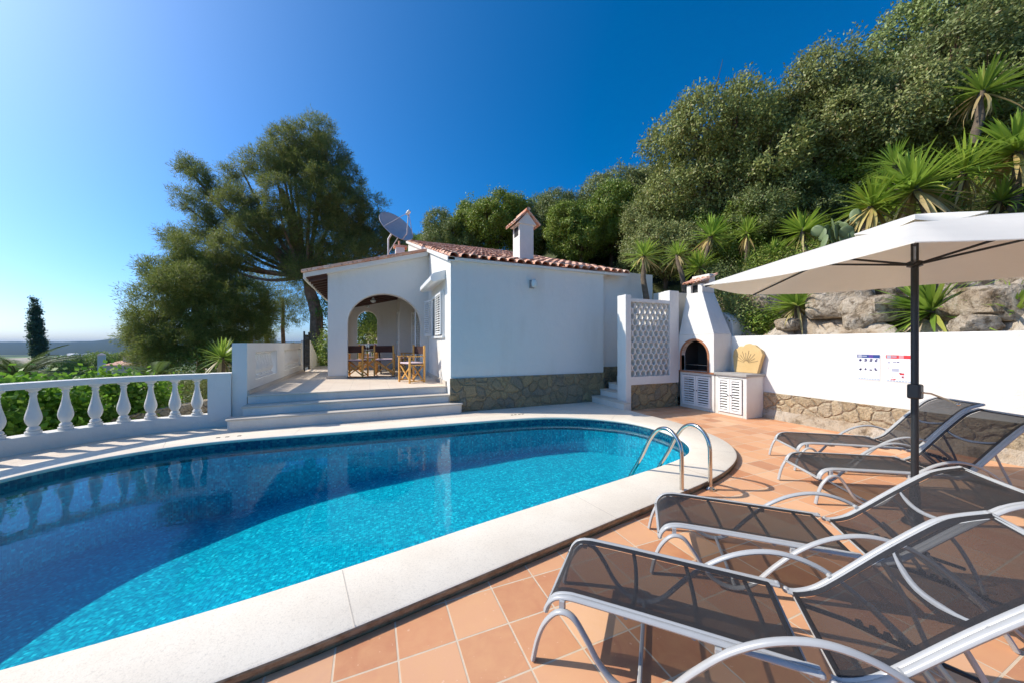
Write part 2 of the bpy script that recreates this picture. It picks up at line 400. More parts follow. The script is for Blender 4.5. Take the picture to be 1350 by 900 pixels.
def wall(mb, axis, a0, a1, p0, p1, zb, zt, openings=(), n=20):
    """wall along axis ('x' or 'y'), from a0 to a1, thickness p0..p1; zt is a number or f(a); openings arched"""
    f = zt if callable(zt) else (lambda a: zt)
    br = {a0, a1}
    for o in openings:
        for k in range(n+1): br.add(o[0] + (o[1]-o[0])*(.5-.5*math.cos(math.pi*k/n)))
    br = sorted(br)
    def P(a, p, z): return (a, p, z) if axis == 'x' else (p, a, z)
    def slab(A, B, zA0, zB0, zA1, zB1):
        q = [P(A,p0,zA0),P(B,p0,zB0),P(B,p1,zB0),P(A,p1,zA0)]; t = [P(A,p0,zA1),P(B,p0,zB1),P(B,p1,zB1),P(A,p1,zA1)]
        fs = [(0,1,5,4),(2,3,7,6),(4,5,6,7),(0,3,2,1)]
        return q, t, fs
    for A, B in zip(br, br[1:]):
        op = next((o for o in openings if o[0]-1e-6 <= (A+B)/2 <= o[1]+1e-6), None)
        parts = []
        if op:
            parts.append((arch_z(op, A), arch_z(op, B), f(A), f(B)))
            if op[2] > zb + 1e-4: parts.append((zb, zb, op[2], op[2]))
        else: parts.append((zb, zb, f(A), f(B)))
        for zA0, zB0, zA1, zB1 in parts:
            q, t, fs = slab(A, B, zA0, zB0, zA1, zB1)
            mb.add(q+t, fs)
    def end(a, z0, z1): mb.add([P(a,p0,z0),P(a,p1,z0),P(a,p1,z1),P(a,p0,z1)], [(0,1,2,3)])
    end(a0, zb, f(a0)); end(a1, zb, f(a1))
    for o in openings:
        for a in o[:2]: end(a, o[2], o[3])
    return mb
def fnoise(x, y, s=1.0, k=0):
    return (math.sin(x*1.3*s+k)*math.cos(y*1.7*s-k*.7) + .5*math.sin(x*3.1*s-y*2.3*s+k*2) + .25*math.cos(x*6.7*s+y*5.9*s+k))/1.75

# ------------------------------------------------------------------ pool outlines
def catmull2(pts, k=8, closed=False):
    n = len(pts); out = []
    rngi = range(n) if closed else range(n-1)
    for i in rngi:
        g = (lambda j: pts[j % n]) if closed else (lambda j: pts[min(max(j, 0), n-1)])
        p0, p1, p2, p3 = g(i-1), g(i), g(i+1), g(i+2)
        for j in range(k):
            t = j/k
            out.append(tuple(.5*((2*p1[d])+(p2[d]-p0[d])*t+(2*p0[d]-5*p1[d]+4*p2[d]-p3[d])*t*t+(3*p1[d]-p0[d]-3*p2[d]+p3[d])*t**3) for d in (0,1)))
    if not closed: out.append(tuple(pts[-1]))
    return out
inner = [(-2.5,2.36),(-1.592,2.386),(-.806,2.466),(.0,2.60),(.984,2.791),(1.9,2.95),(2.811,3.105),(3.40,3.215),(3.86,3.33),(4.22,3.50),(4.52,3.79),(4.72,4.18),(4.80,4.74),(4.70,5.25),(4.42,5.65),(4.0,6.02),(3.4,6.30),(2.6,6.43),(1.6,6.50),(.3,6.58),(-.8,6.66),(-1.7,6.72),(-2.4,6.70),(-3.061,6.5),(-3.599,6.13),(-3.95,5.6),(-4.15,4.9),(-4.12,4.1),(-3.85,3.3),(-3.3,2.65)]
outer = [(-2.5,1.80),(-1.4,1.86),(-.467,1.97),(.05,2.055),(.969,2.225),(1.447,2.31),(2.049,2.42),(2.538,2.505),(3.024,2.59),(3.589,2.705),(4.094,2.86),(4.574,3.09),(4.95,3.40),(5.23,3.80),(5.41,4.35),(5.50,4.9),(5.50,5.44),(5.46,5.80)]
IN = catmull2(inner, 5, True)
NI = len(IN)
def ring_off(poly, d):
    n = len(poly); o = []
    for i in range(n):
        a, b = poly[i-1], poly[(i+1) % n]; tx, ty = b[0]-a[0], b[1]-a[1]; l = math.hypot(tx, ty)
        o.append((poly[i][0]+ty/l*d, poly[i][1]-tx/l*d))
    return o
ZC, ZW, ZF = .07, -.045, -.64
# pool basin
b = MB(); vs = []; fs = []
for z in (-.20, -1.30):
    vs += [(x, y, z) for x, y in IN]
for i in range(NI): j = (i+1) % NI; fs.append((i, i+NI, j+NI, j))
b.add(vs, fs)
def floor_z(u):
    P_ = [(-9,-1.14),(-1.9,-1.10),(-.3,-.87),(1.1,-.75),(3,-.65),(9,-.60)]
    for (a, za), (c_, zc_) in zip(P_, P_[1:]):
        if u <= c_: return za+(zc_-za)*(u-a)/(c_-a)
gx = [-4.4+.3*k for k in range(32)]; gy = [2.1, 7.0]
b.add([(x, y, floor_z(x)) for x in gx for y in gy], [(2*k, 2*k+2, 2*k+3, 2*k+1) for k in range(31)])
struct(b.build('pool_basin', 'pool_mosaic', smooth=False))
b = MB(); b.add([(x, y, z) for z in (.035, -.20) for x, y in IN], [(i, i+NI, (i+1) % NI+NI, (i+1) % NI) for i in range(NI)])
struct(b.build('pool_waterline_band', 'band_mosaic'))
b = MB(); b.add([(x, y, ZW) for x, y in IN], [tuple(range(NI))]); struct(b.build('pool_water', 'pool_water'))
# coping: rounded nose ring following the pool; outer edge measured on the near side
OUTc = catmull2(outer, 8)
def nearest_out(p):
    # outer partner of an inner vertex: along outward normal, clipped by measured outline on the near side
    return p
wid = ring_off(IN, .48)
b = MB(); OUTP = []
for i, (x, y) in enumerate(IN):
    nx, ny = wid[i][0]-x, wid[i][1]-y; l = math.hypot(nx, ny); nx /= l; ny /= l
    best = .48
    # intersect ray with the outer polyline
    for (ax, ay), (bx, by) in zip(OUTc, OUTc[1:]):
        dx, dy = bx-ax, by-ay; det = nx*(-dy)+dx*ny
        if abs(det) < 1e-9: continue
        t = ((ax-x)*(-dy)+dx*(ay-y))/det; s_ = (nx*(ay-y)-ny*(ax-x))/det
        if 0 <= s_ <= 1 and .2 < t < 1.2: best = t
    OUTP.append((x+nx*best, y+ny*best))
prof = lambda p, q, t: (p[0]+(q[0]-p[0])*t, p[1]+(q[1]-p[1])*t)
rings = []
for p, q in zip(IN, OUTP):
    l = math.hypot(q[0]-p[0], q[1]-p[1])
    f = lambda d: d/l
    rings.append([prof(p,q,f(.01))+(.02,), prof(p,q,f(-.022))+(.024,), prof(p,q,f(-.03))+(.045,), prof(p,q,f(-.02))+(.064,), prof(p,q,f(.01))+(ZC,), prof(p,q,f(l-.012))+(ZC,), prof(p,q,f(l))+(ZC-.007,)])
vs = [v for r in rings for v in r]; k = 7; fs = []
for i in range(NI):
    j = (i+1) % NI
    for a in range(k-1): fs.append((i*k+a, j*k+a, j*k+a+1, i*k+a+1))
b.add(vs, fs); struct(b.build('pool_coping', 'cream_stone', smooth=True))
# outer face of the coping: bull nose above a recess
b = MB(); vs = []; fs = []
for p, q in zip(IN, OUTP):
    l = math.hypot(q[0]-p[0], q[1]-p[1])
    for d, z in ((0, ZC-.007), (.006, .055), (.004, .030), (-.010, .018), (-.014, -.02)): vs.append(prof(p, q, (l+d)/l)+(z,))
for i in range(NI):
    j = (i+1) % NI
    for a in range(4): fs.append((i*5+a, i*5+a+1, j*5+a+1, j*5+a))
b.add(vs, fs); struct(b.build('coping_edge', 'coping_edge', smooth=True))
# transverse joints in the coping (thin grout strips)
b = MB()
for i in range(3, NI, 11):
    p, q = IN[i], OUTP[i]; l = math.hypot(q[0]-p[0], q[1]-p[1]); tx, ty = (q[1]-p[1])/l*.0025, -(q[0]-p[0])/l*.0025
    b.add([(p[0]-tx,p[1]-ty,ZC+.0015),(p[0]+tx,p[1]+ty,ZC+.0015),(q[0]+tx,q[1]+ty,ZC+.0015),(q[0]-tx,q[1]-ty,ZC+.0015)], [(0,1,2,3)])
struct(b.build('coping_joint_lines', 'step_stone'))
# cream paving between the pool, the house and the steps
pav = [(5.46,5.80),(5.50,6.50),(8.2,6.60),(8.2,7.70),(-2.2,8.0),(-2.9,8.1),(-3.53,8.0),(-4.2,7.65),(-4.8,7.05),(-5.4,6.2),(-5.8,5.2),(-5.9,3.5),(-5.5,2.0)]
i0 = min(range(NI), key=lambda i: math.hypot(OUTP[i][0]-5.46, OUTP[i][1]-5.80))
arc = []
i1 = min(range(NI), key=lambda i: math.hypot(OUTP[i][0]+2.5, OUTP[i][1]-1.80))
i = i0
while True:
    arc.append(OUTP[i]);
    if i == i1: break
    i = (i+1) % NI
# coping ring runs counter-clockwise: arc goes from the right end over the far side to the left end
b = MB(); na = len(arc)
outerpts = [(5.50,6.42)] + [(8.2,6.60)] + [(8.2,7.9),(5.0,7.95),(1.7,7.95),(-1,8.0),(-2.9,8.1),(-3.53,8.0),(-4.2,7.65),(-4.8,7.05),(-5.4,6.2),(-5.8,5.2),(-5.9,3.5),(-5.6,2.2),(-5.0,1.3),(-3.2,1.0)]
b.add([(x, y, ZC-.002) for x, y in arc] + [(x, y, ZC-.002) for x, y in reversed(outerpts)], [tuple(range(na+len(outerpts)))])
import bmesh
def tri(o):
    bm = bmesh.new(); bm.from_mesh(o.data); bmesh.ops.triangulate(bm, faces=bm.faces[:], ngon_method='EAR_CLIP'); bm.to_mesh(o.data); bm.free(); return o
for nme in ('pool_water',): tri(bpy.data.objects[nme])
pv = b.build('paving', 'cream_paving'); tri(pv); struct(pv)
# terracotta deck: sheet with the pool cut away (outer ring = coping outline)
b = MB()
outl = [(x, y) for x, y in OUTP]
# build as strips from the coping outline to a big rectangle by radial fan
cx, cy = .6, 4.3; vs = []; fs = []
def rect_hit(dx, dy, x0, x1, y0, y1):
    ts = []
    if dx > 0: ts.append((x1-cx)/dx)
    if dx < 0: ts.append((x0-cx)/dx)
    if dy > 0: ts.append((y1-cy)/dy)
    if dy < 0: ts.append((y0-cy)/dy)
    t = min(ts); return (cx+dx*t, cy+dy*t)
ang = []
for x, y in outl: ang.append((x-cx, y-cy))
full = []
for i, (dx, dy) in enumerate(ang): full.append((i, rect_hit(dx, dy, -6.2, 8.0, -4.0, 7.4)))
for i in range(NI):
    vs.append((outl[i][0], outl[i][1], 0)); vs.append(full[i][1]+(0,))
for i in range(NI): j = (i+1) % NI; fs.append((2*i, 2*i+1, 2*j+1, 2*j))
for c in ((8.0,-4.0),(8.0,7.4),(-6.2,7.4),(-6.2,-4.0)):
    # corner fill triangles
    best = None
    for i in range(NI):
        j = (i+1) % NI; a, d = full[i][1], full[j][1]
        if (abs(a[0]-c[0]) < 1e-6 and abs(d[1]-c[1]) < 1e-6) or (abs(a[1]-c[1]) < 1e-6 and abs(d[0]-c[0]) < 1e-6): best = (i, j)
    if best: vs.append(c+(0,)); fs.append((2*best[0]+1, len(vs)-1, 2*best[1]+1))
b.add(vs, fs); dk = b.build('pool_deck', 'terracotta_paving'); struct(dk)
# small dark marks let into the far coping
for lb_, pts_ in (('row of four short dark marks on the far pool edge before the stone base', ((2.78,6.72),(2.86,6.722),(2.95,6.716),(3.03,6.714))), ('three short dark marks on the pool edge at the left end of the steps', ((-2.30,6.93),(-2.18,6.93),(-2.02,6.93)))):
    t = thing('edge_marking', lb_, 'edge marking')
    for (x, y) in pts_: b = MB(); b.box(x, x+.05, y, y+.035, ZC, ZC+.004); b.build('mark', 'iron', t)
# underwater lamp on the near pool wall
t = thing('pool_lamp', 'round underwater lamp low on the near wall of the pool', 'pool lamp', (-.93, 2.47, -.30))
b = MB(); b.T = Matrix.Rotation(R(-90), 4, 'X'); b.lathe([(.0,.03),(.10,.028),(.125,.015),(.13,.0)], seg=20, closed=False); b.build('lens', 'crockery', t, True)

# ------------------------------------------------------------------ house
hs = thing('white_house', 'low white house with clay roof tiles, arched porch and stone-faced base', 'house', (1.65, 7.5, 0))
hs.location = (0, 0, 0)
RS = .31
def rz_main(y): return 3.50 + RS*(y-7.5)
b = MB()
prof_ = [(7.5,-.3),(16.6,-.3),(16.6,rz_main(16.6)-.02),(7.5,3.50)]
b.add([(1.65,y,z) for y,z in prof_]+[(5.78,y,z) for y,z in prof_], [(0,1,2,3),(7,6,5,4),(0,4,5,1),(1,5,6,2),(2,6,7,3),(3,7,4,0)])
b.build('wall', 'white_plaster', hs, bevel=.012)
b = MB(); b.box(1.0,1.648,13.2,14.75,.3,4.1); b.build('wall', 'white_plaster', hs, bevel=.01)
b = MB(); b.box(5.782,7.72,7.72,12,-.3,3.60); b.build('wall', 'white_plaster', hs, bevel=.01)
# front wall of the porch with the wide arch
ztop = lambda a: 3.49 + (a+1.57)*.278 - .13
b = wall(MB(), 'x', -1.07, 1.648, 10.6, 10.9, .0, ztop, [(-.58, 1.43, .62, 2.15, .88)], 30); o = b.build('porch_arch_wall', 'white_plaster', hs)
b = wall(MB(), 'x', -1.07, 1.0, 14.3, 14.6, .0, lambda a: 3.6 + .2*(a+1), [(-.456, .268, .62, 2.43, .40)], 20); b.build('porch_back_wall', 'white_plaster', hs)
b = wall(MB(), 'y', 10.902, 14.298, -1.068, -.78, .0, 3.35, [(11.3, 13.9, .62, 2.1, .75)], 20); b.build('porch_side_wall', 'white_plaster', hs)
b = MB(); b.add([(u, v, 3.01+(u+.66)*.24+dz) for dz in (0, .06) for u, v in ((-.79,10.9),(1.65,10.9),(1.65,14.3),(-.79,14.3))], [(0,3,2,1),(4,5,6,7),(0,1,5,4),(1,2,6,5),(2,3,7,6),(3,0,4,7)])
for v in (11.3, 11.9, 12.5, 13.1, 13.7, 14.1): b.add([(u, vv, 3.01+(u+.66)*.24+dz) for dz in (-.11, -.002) for u, vv in ((-.78,v),(1.64,v),(1.64,v+.09),(-.78,v+.09))], [(0,3,2,1),(4,5,6,7),(0,1,5,4),(1,2,6,5),(2,3,7,6),(3,0,4,7)])
b.build('porch_ceiling', 'dark_wood', hs)
# porch roof: white slab, rafters under the left overhang
rp = lambda u: 3.49 + (u+1.57)*.278
b = MB(); U0, U1, V0, V1 = -1.60, 1.62, 10.40, 15.6
b.add([(u, v, rp(u)+dz) for dz in (-.16, -.035) for u, v in ((U0,V0),(U1,V0),(U1,V1),(U0,V1))], [(0,3,2,1),(4,5,6,7),(0,1,5,4),(1,2,6,5),(2,3,7,6),(3,0,4,7)])
b.box(-1.625,-1.565,10.42,15.58,3.27,3.44)
pr = b.build('porch_roof', 'white_plaster', hs, bevel=.01)
b = MB()
b.add([(u, v, rp(u)-.163-dz) for dz in (.012, 0) for u, v in ((-1.56,10.42),(-1.08,10.42),(-1.08,15.5),(-1.56,15.5))], [(0,3,2,1),(4,5,6,7),(0,1,5,4),(1,2,6,5),(2,3,7,6),(3,0,4,7)])
for k in range(12):
    v = 10.55 + k*.4; b.add([(u, vv, rp(u)+dz) for dz in (-.27, -.177) for u, vv in ((-1.52,v),(-1.08,v),(-1.08,v+.08),(-1.52,v+.08))], [(0,3,2,1),(4,5,6,7),(0,1,5,4),(1,2,6,5),(2,3,7,6),(3,0,4,7)])
b.build('rafters', 'dark_wood', hs)
# barrel tiles: corrugated, stepped at each course
def tiles(mb, u0, u1, v0, v1, zf, pitch=.225, course=.36, amp=.055, along='v', seed=1):
    rn = random.Random(seed)
    nu = int(round((u1-u0)/pitch)); nv = int(round((v1-v0)/course)); S = 8
    for c in range(nu):
        ju = rn.uniform(-.012, .012)
        for r_ in range(nv):
            vs = []; fs = []
            jz = rn.uniform(-.006, .010); jv = rn.uniform(-.018, .018); ja = rn.uniform(-.01, .01)
            for e, (vv, lift, ap) in enumerate(((v0+r_*course+jv, .028, 1.0), (v0+(r_+1)*course+.05, 0, .86))):
                for s in range(S+1):
                    a = math.pi*s/S; x = u0+(c+.5)*pitch+ju+ja*e - math.cos(a)*pitch*.43*ap
                    z = math.sin(a)*amp*ap + lift + jz
                    vs.append((x, vv, z, 0)); vs.append((x, vv, z, 1))
            for e in (0,):
                for s in range(S):
                    a0 = s*2; b0 = (S+1)*2
                    fs.append((a0, a0+2, b0+a0+2, b0+a0))
                    fs.append((a0+1, b0+a0+1, b0+a0+3, a0+3))
                    fs.append((a0, a0+1, a0+3, a0+2))
            out = []
            for x, y, z, th in vs:
                d = -.016 if th else 0
                if along == 'v': out.append((x, y, zf(x, y)+z+d))
                else: out.append((y, x, zf(y, x)+z+d))
            mb.add(out, fs)
        # channel between the barrels
    if along == 'v': mb.add([(u0,v0+.04,zf(u0,v0+.04)+.002),(u1,v0+.04,zf(u1,v0+.04)+.002),(u1,v1,zf(u1,v1)+.002),(u0,v1,zf(u0,v1)+.002)], [(0,1,2,3)])
    else: mb.add([(v0+.04,u0,zf(v0+.04,u0)+.002),(v0+.04,u1,zf(v0+.04,u1)+.002),(v1,u1,zf(v1,u1)+.002),(v1,u0,zf(v1,u0)+.002)], [(0,3,2,1)])
    return mb
zr = lambda u, v: 3.52 + RS*(v-7.5)
b = tiles(MB(), 1.60, 6.55, 7.34, 16.7, zr, amp=.075); rt = b.build('roof', 'roof_clay', hs, True); tri(rt) if False else None
# white mortar bed and verge under the tiles
b = MB(); b.box(1.58, 6.5, 7.40, 7.498, 3.42, 3.475)
b.add([(u, v, zr(u, v)+dz) for dz in (-.10, -.004) for u, v in ((1.56,7.40),(1.72,7.40),(1.72,16.7),(1.56,16.7))], [(0,3,2,1),(4,5,6,7),(0,1,5,4),(1,2,6,5),(2,3,7,6),(3,0,4,7)])
b.build('eave_mortar', 'white_plaster', hs, parent=None) if False else b.build('eave_mortar', 'white_plaster', hs)
# porch roof tiles run down to the left
b = tiles(MB(), 10.38, 15.55, -1.66, 1.58, lambda u, v: rp(u)-.033, along='u', seed=5); b.build('roof', 'roof_clay', hs, True)
b = MB(); b.add([(u, v, rp(u)+dz) for dz in (-.03, .045) for u, v in ((-1.66,10.33),(1.62,10.33),(1.62,10.42),(-1.66,10.42))], [(0,3,2,1),(4,5,6,7),(0,1,5,4),(1,2,6,5),(2,3,7,6),(3,0,4,7)])
b.build('verge_tiles', 'roof_clay', hs, bevel=.015)
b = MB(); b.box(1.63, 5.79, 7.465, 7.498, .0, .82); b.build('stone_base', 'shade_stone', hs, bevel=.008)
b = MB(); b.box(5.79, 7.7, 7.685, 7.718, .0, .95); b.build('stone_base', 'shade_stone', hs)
# chimney with its small gabled cap
ch = MB(); ch.box(3.60,4.00,8.12,8.58,3.5,4.76)
ch.prism([(0,0)]*0 or [(3.60,8.12),(4.0,8.12),(4.0,8.58),(3.6,8.58)], 4.70, 4.72) if False else None
apex = 5.02
ch.add([(3.52,8.09,4.70),(4.08,8.09,4.70),(3.80,8.09,apex),(3.52,8.61,4.70),(4.08,8.61,4.70),(3.80,8.61,apex)], [(0,1,2),(5,4,3),(0,3,4,1),(1,4,5,2),(2,5,3,0)])
cho = ch.build('chimney', 'white_plaster', hs, bevel=.008)
b = MB()
for sx in (-1, 1):
    T = [(3.80,apex+.0),(3.80+sx*.36,apex-.34)]
    b.add([(x, y, z+dz) for dz in (.01,.05) for (x,z),y in ((T[0],8.03),(T[1],8.03),(T[1],8.67),(T[0],8.67))], [(0,3,2,1),(4,5,6,7),(0,1,5,4),(1,2,6,5),(2,3,7,6),(3,0,4,7)])
    for yy in (8.08,8.24,8.40,8.56):
        b.sweep([(T[0][0],yy+.03,T[0][1]+.04),(T[1][0]+sx*.02,yy+.03,T[1][1]+.035)], .06, .035, 8)
b.sweep([(3.80,8.01,apex+.05),(3.80,8.69,apex+.05)], .06, .05, 8)
b.build('chimney_cap', 'roof_clay', cho, True)
b = MB(); b.box(3.594,3.62,8.22,8.48,4.42,4.66); b.build('flue_opening', 'dark_opening', cho)
# window in the sunlit side wall, open shutter, awning box above
w = MB(); w.box(1.60,1.649,8.17,8.24,1.78,2.86); w.box(1.60,1.649,9.62,9.69,1.78,2.86); w.box(1.60,1.649,8.24,9.62,2.79,2.86); w.box(1.585,1.649,8.10,9.76,1.72,1.78); w.box(1.61,1.649,8.90,8.95,1.78,2.79)
wo = w.build('window', 'white_paint', hs, bevel=.004)
b = MB(); b.box(1.625,1.648,8.24,9.62,1.78,2.79); b.build('pane', 'glass_dark', wo)
def louvre(mb, x, y0, y1, z0, z1, ax='y', t=.035, d=1):
    """louvred leaf in the plane x=const (ax y) - frame and slats"""
    def bx(a0,a1,b0,b1,c0,c1):
        if ax == 'y': mb.box(a0,a1,b0,b1,c0,c1)
        else: mb.box(b0,b1,a0,a1,c0,c1)
    fr = .045
    bx(x,x+t,y0,y0+fr,z0,z1); bx(x,x+t,y1-fr,y1,z0,z1); bx(x,x+t,y0+fr,y1-fr,z0,z0+fr); bx(x,x+t,y0+fr,y1-fr,z1-fr,z1)
    n = max(3, int((z1-z0-2*fr)/.055))
    for k in range(n):
        z = z0+fr+(k+.5)*(z1-z0-2*fr)/n; h = .017; s = .012
        if ax == 'y': q = [(x+.004*1,y0+fr,z-h),(x+t*.8,y0+fr,z-h+.022),(x+t*.8,y1-fr,z-h+.022),(x+.004,y1-fr,z-h)]
        else: q = [(y0+fr,x+.004,z-h),(y0+fr,x+t*.8,z-h+.022),(y1-fr,x+t*.8,z-h+.022),(y1-fr,x+.004,z-h)]
        mb.hexa(q, [(a,b_,c+.010) for a,b_,c in q])
b = MB(); louvre(b, 1.55, 8.20, 8.92, 1.80, 2.82); b.build('shutter', 'white_paint', wo)
b = MB(); b.T = Matrix.Translation((1.60, 9.72, 0)) @ Matrix.Rotation(R(9), 4, 'Z'); louvre(b, 0, 0, .70, 1.80, 2.82); b.build('shutter', 'white_paint', wo)
b = MB(); prf = [(1.649,3.10),(1.36,3.02),(1.30,3.05),(1.30,3.15),(1.36,3.22),(1.649,3.32)]
b.add([(x,8.02,z) for x,z in prf]+[(x,9.95,z) for x,z in prf], [tuple(range(6)), tuple(range(11,5,-1))]+[(i,i+6,(i+1)%6+6,(i+1)%6) for i in range(6)])
b.build('awning_box', 'white_paint', hs, bevel=.01)
# doors opening off the porch
def door(y0, y1, x=1.60):
    d = MB(); d.box(x,x+.048,y0,y0+.07,.62,2.75); d.box(x,x+.048,y1-.07,y1,.62,2.75); d.box(x,x+.048,y0+.07,y1-.07,2.68,2.75)
    do = d.build('door', 'white_paint', hs, bevel=.004)
    g = MB(); g.box(x+.02,x+.047,y0+.07,y1-.07,.64,2.68); g.build('pane', 'glass_dark', do)
    h = MB(); h.sweep([(x-.04,y0+.10,1.62),(x-.04,y0+.20,1.62)], .012); h.box(x-.04,x,y0+.09,y0+.11,1.6,1.64); h.build('handle', 'steel', do)
door(11.5, 12.5)
b = MB(); b.T = Matrix.Translation((1.58,12.52,0)) @ Matrix.Rotation(R(20), 4, 'Z'); louvre(b, 0, 0, .5, .66, 2.70); b.build('shutter', 'white_paint', hs)
b = MB(); b.T = Matrix.Translation((1.58,11.48,0)) @ Matrix.Rotation(R(150), 4, 'Z'); louvre(b, 0, 0, .5, .66, 2.70); b.build('shutter', 'white_paint', hs)
door(13.35, 14.1, .95)
for q_ in ((1.62,1.648,10.93,13.19,.62,.72),(-1.10,-.60,10.57,10.598,.62,.70),(1.615,1.648,7.9,10.56,.62,.72)):
    b = MB(); b.box(*q_); b.build('skirting', 'step_stone', hs)
# wall lamps: blue-shaded wall, porch ceiling
b = MB(); b.T = Matrix.Translation((3.64,7.49,3.02)); b.sweep([(0,0,.06),(0,-.05,.07),(0,-.12,.05)], .012); b.sweep([(0,0,-.06),(0,-.05,-.07),(0,-.12,-.05)], .012); b.box(-.06,.06,-.02,.008,-.10,.10)
lo = b.build('wall_lamp', 'grey_plastic', hs, True); b = MB(); b.T = Matrix.Translation((3.64,7.35,3.02)); b.lathe([(.02,-.10),(.065,-.07),(.075,0),(.065,.07),(.02,.10)], seg=14); b.build('glass', 'lamp_glass', lo, True)
b = MB(); b.lathe([(.03,.0),(.05,-.05),(.09,-.10),(.07,-.15),(.01,-.17)], (.1,12.3,3.10), 12); b.sweep([(.1,12.3,3.2),(.1,12.3,3.08)], .008); b.build('ceiling_lamp', 'lamp_glass', hs, True)
b = MB(); b.sphere((-.08,14.27,3.0), .07); b.build('wall_lamp', 'lamp_glass', hs, True)
# balustrade profile
BAL = [(.085,0),(.085,.045),(.06,.05),(.072,.075),(.06,.10),(.045,.115),(.062,.14),(.082,.19),(.088,.235),(.080,.29),(.060,.37),(.044,.45),(.036,.52),(.034,.56),(.045,.575),(.045,.59),(.036,.60),(.052,.625),(.075,.635),(.075,.66)]
def baluster(mb, x, y, z, h, k=1.0, seg=14):
    s = h/.66
    mb.lathe([(r*k, zz*s) for r, zz in BAL], (x, y, z), seg)
pb = MB()
o_ = MB(); o_.box(-.456,.268,14.36,14.52,1.50,1.58); rl = o_.build('balcony_rail', 'white_paint', hs)
for x in (-.36,-.18,0,.18):
    m_ = MB(); baluster(m_, x, 14.44, .9, .60, .8, 8); m_.build('baluster', 'white_paint', rl, True)
m_ = MB(); m_.box(-.456,.268,14.32,14.58,.62,.9); m_.build('sill', 'white_plaster', rl)
# porch floor and entrance steps
b = MB(); b.box(-2.14,1.648,7.90,17,-.3,.59); b.build('porch_floor', 'porch_tile'); struct(bpy.data.objects['porch_floor'])
b = MB(); b.box(-2.14,1.648,7.85,17,.592,.62); struct(b.build('porch_paving', 'porch_tile', bevel=.008))
st = thing('entrance_steps', 'broad cream stone steps climbing from the pool edge to the arched porch', 'steps', (0,0,0))
def rounded_step(x0, x1, y0, y1, z0, z1, r=.10):
    b = MB()
    def outline(e):
        p = []
        for k in range(6): a = math.pi + math.pi/2*k/5; p.append((x0-e+r+math.cos(a)*(r), y0-e+r+math.sin(a)*r))
        for k in range(6): a = -math.pi/2 + math.pi/2*k/5; p.append((x1+e-r+math.cos(a)*r, y0-e+r+math.sin(a)*r))
        return p + [(x1+e, y1), (x0-e, y1)]
    b.prism(outline(0), z0, z1-.035); r_ = b.build('riser', 'aged_plaster', st)
    t = MB(); t.prism(outline(.025), z1-.034, z1); t.build('tread', 'step_stone', st, bevel=.012)
rounded_step(-2.30, 1.88, 7.34, 7.60, .05, .285, .09)
rounded_step(-2.13, 1.645, 7.60, 7.87, .05, .455, .03)
b = MB(); b.box(-2.13,1.64,7.88,7.899,.05,.59); b.build('riser', 'aged_plaster', st)
# low curved balustrade on the left of the pool
fr_ = catmull2([(-5.9,4.3),(-5.65,4.9),(-5.35,5.5),(-5.0,6.2),(-4.57,6.85),(-4.08,7.35),(-3.53,7.66),(-2.9,7.78),(-2.40,7.85)], 6)
def offp(pts, d):
    o = []
    for i, p in enumerate(pts):
        a = pts[max(i-1,0)]; c = pts[min(i+1,len(pts)-1)]; tx, ty = c[0]-a[0], c[1]-a[1]; l = math.hypot(tx, ty); o.append((p[0]-ty/l*d, p[1]+tx/l*d))
    return o
def ribbon(mb, pts, d0, d1, z0, z1):
    A, B = offp(pts, d0), offp(pts, d1); n = len(pts); vs = []
    for (a, c) in zip(A, B): vs += [a+(z0,), a+(z1,), c+(z1,), c+(z0,)]
    fs = [(i*4+k, i*4+(k+1)%4, i*4+4+(k+1)%4, i*4+4+k) for i in range(n-1) for k in range(4)]
    fs += [(0,3,2,1), ((n-1)*4, (n-1)*4+1, (n-1)*4+2, (n-1)*4+3)]
    mb.add(vs, fs)
bal = thing('pool_balustrade', 'curved white balustrade with bulbous balusters beside the left end of the pool', 'balustrade')
b = MB(); ribbon(b, fr_, 0, .26, -.6, .30); b.build('plinth', 'white_plaster', bal, bevel=.01)
b = MB(); ribbon(b, fr_, .01, .25, .955, 1.045); b.build('rail', 'white_plaster', bal, bevel=.012)
b = MB(); ribbon(b, [(-2.71,7.81),(-2.55,7.83),(-2.38,7.852)], -.003, .263, -.6, 1.048); b.build('end_block', 'white_plaster', bal)
bb0 = MB(); baluster(bb0, 0, 0, 0, .655, .92, 18); bm0 = None
spots = [(-4.664,6.939),(-4.453,7.153),(-4.248,7.362),(-4.016,7.534),(-3.759,7.678),(-3.477,7.801),(-3.18,7.858),(-2.893,7.912),(-4.86,6.66),(-5.04,6.37),(-5.21,6.07),(-5.37,5.76),(-5.52,5.45),(-5.65,5.1)]
for i, (x, y) in enumerate(spots):
    if bm0 is None: bm0 = bb0.build('baluster', 'white_plaster', bal, True, loc=(x, y, .30))
    else:
        o = bm0.copy(); COL.objects.link(o); o.parent = bal; o.location = (x, y, .30)
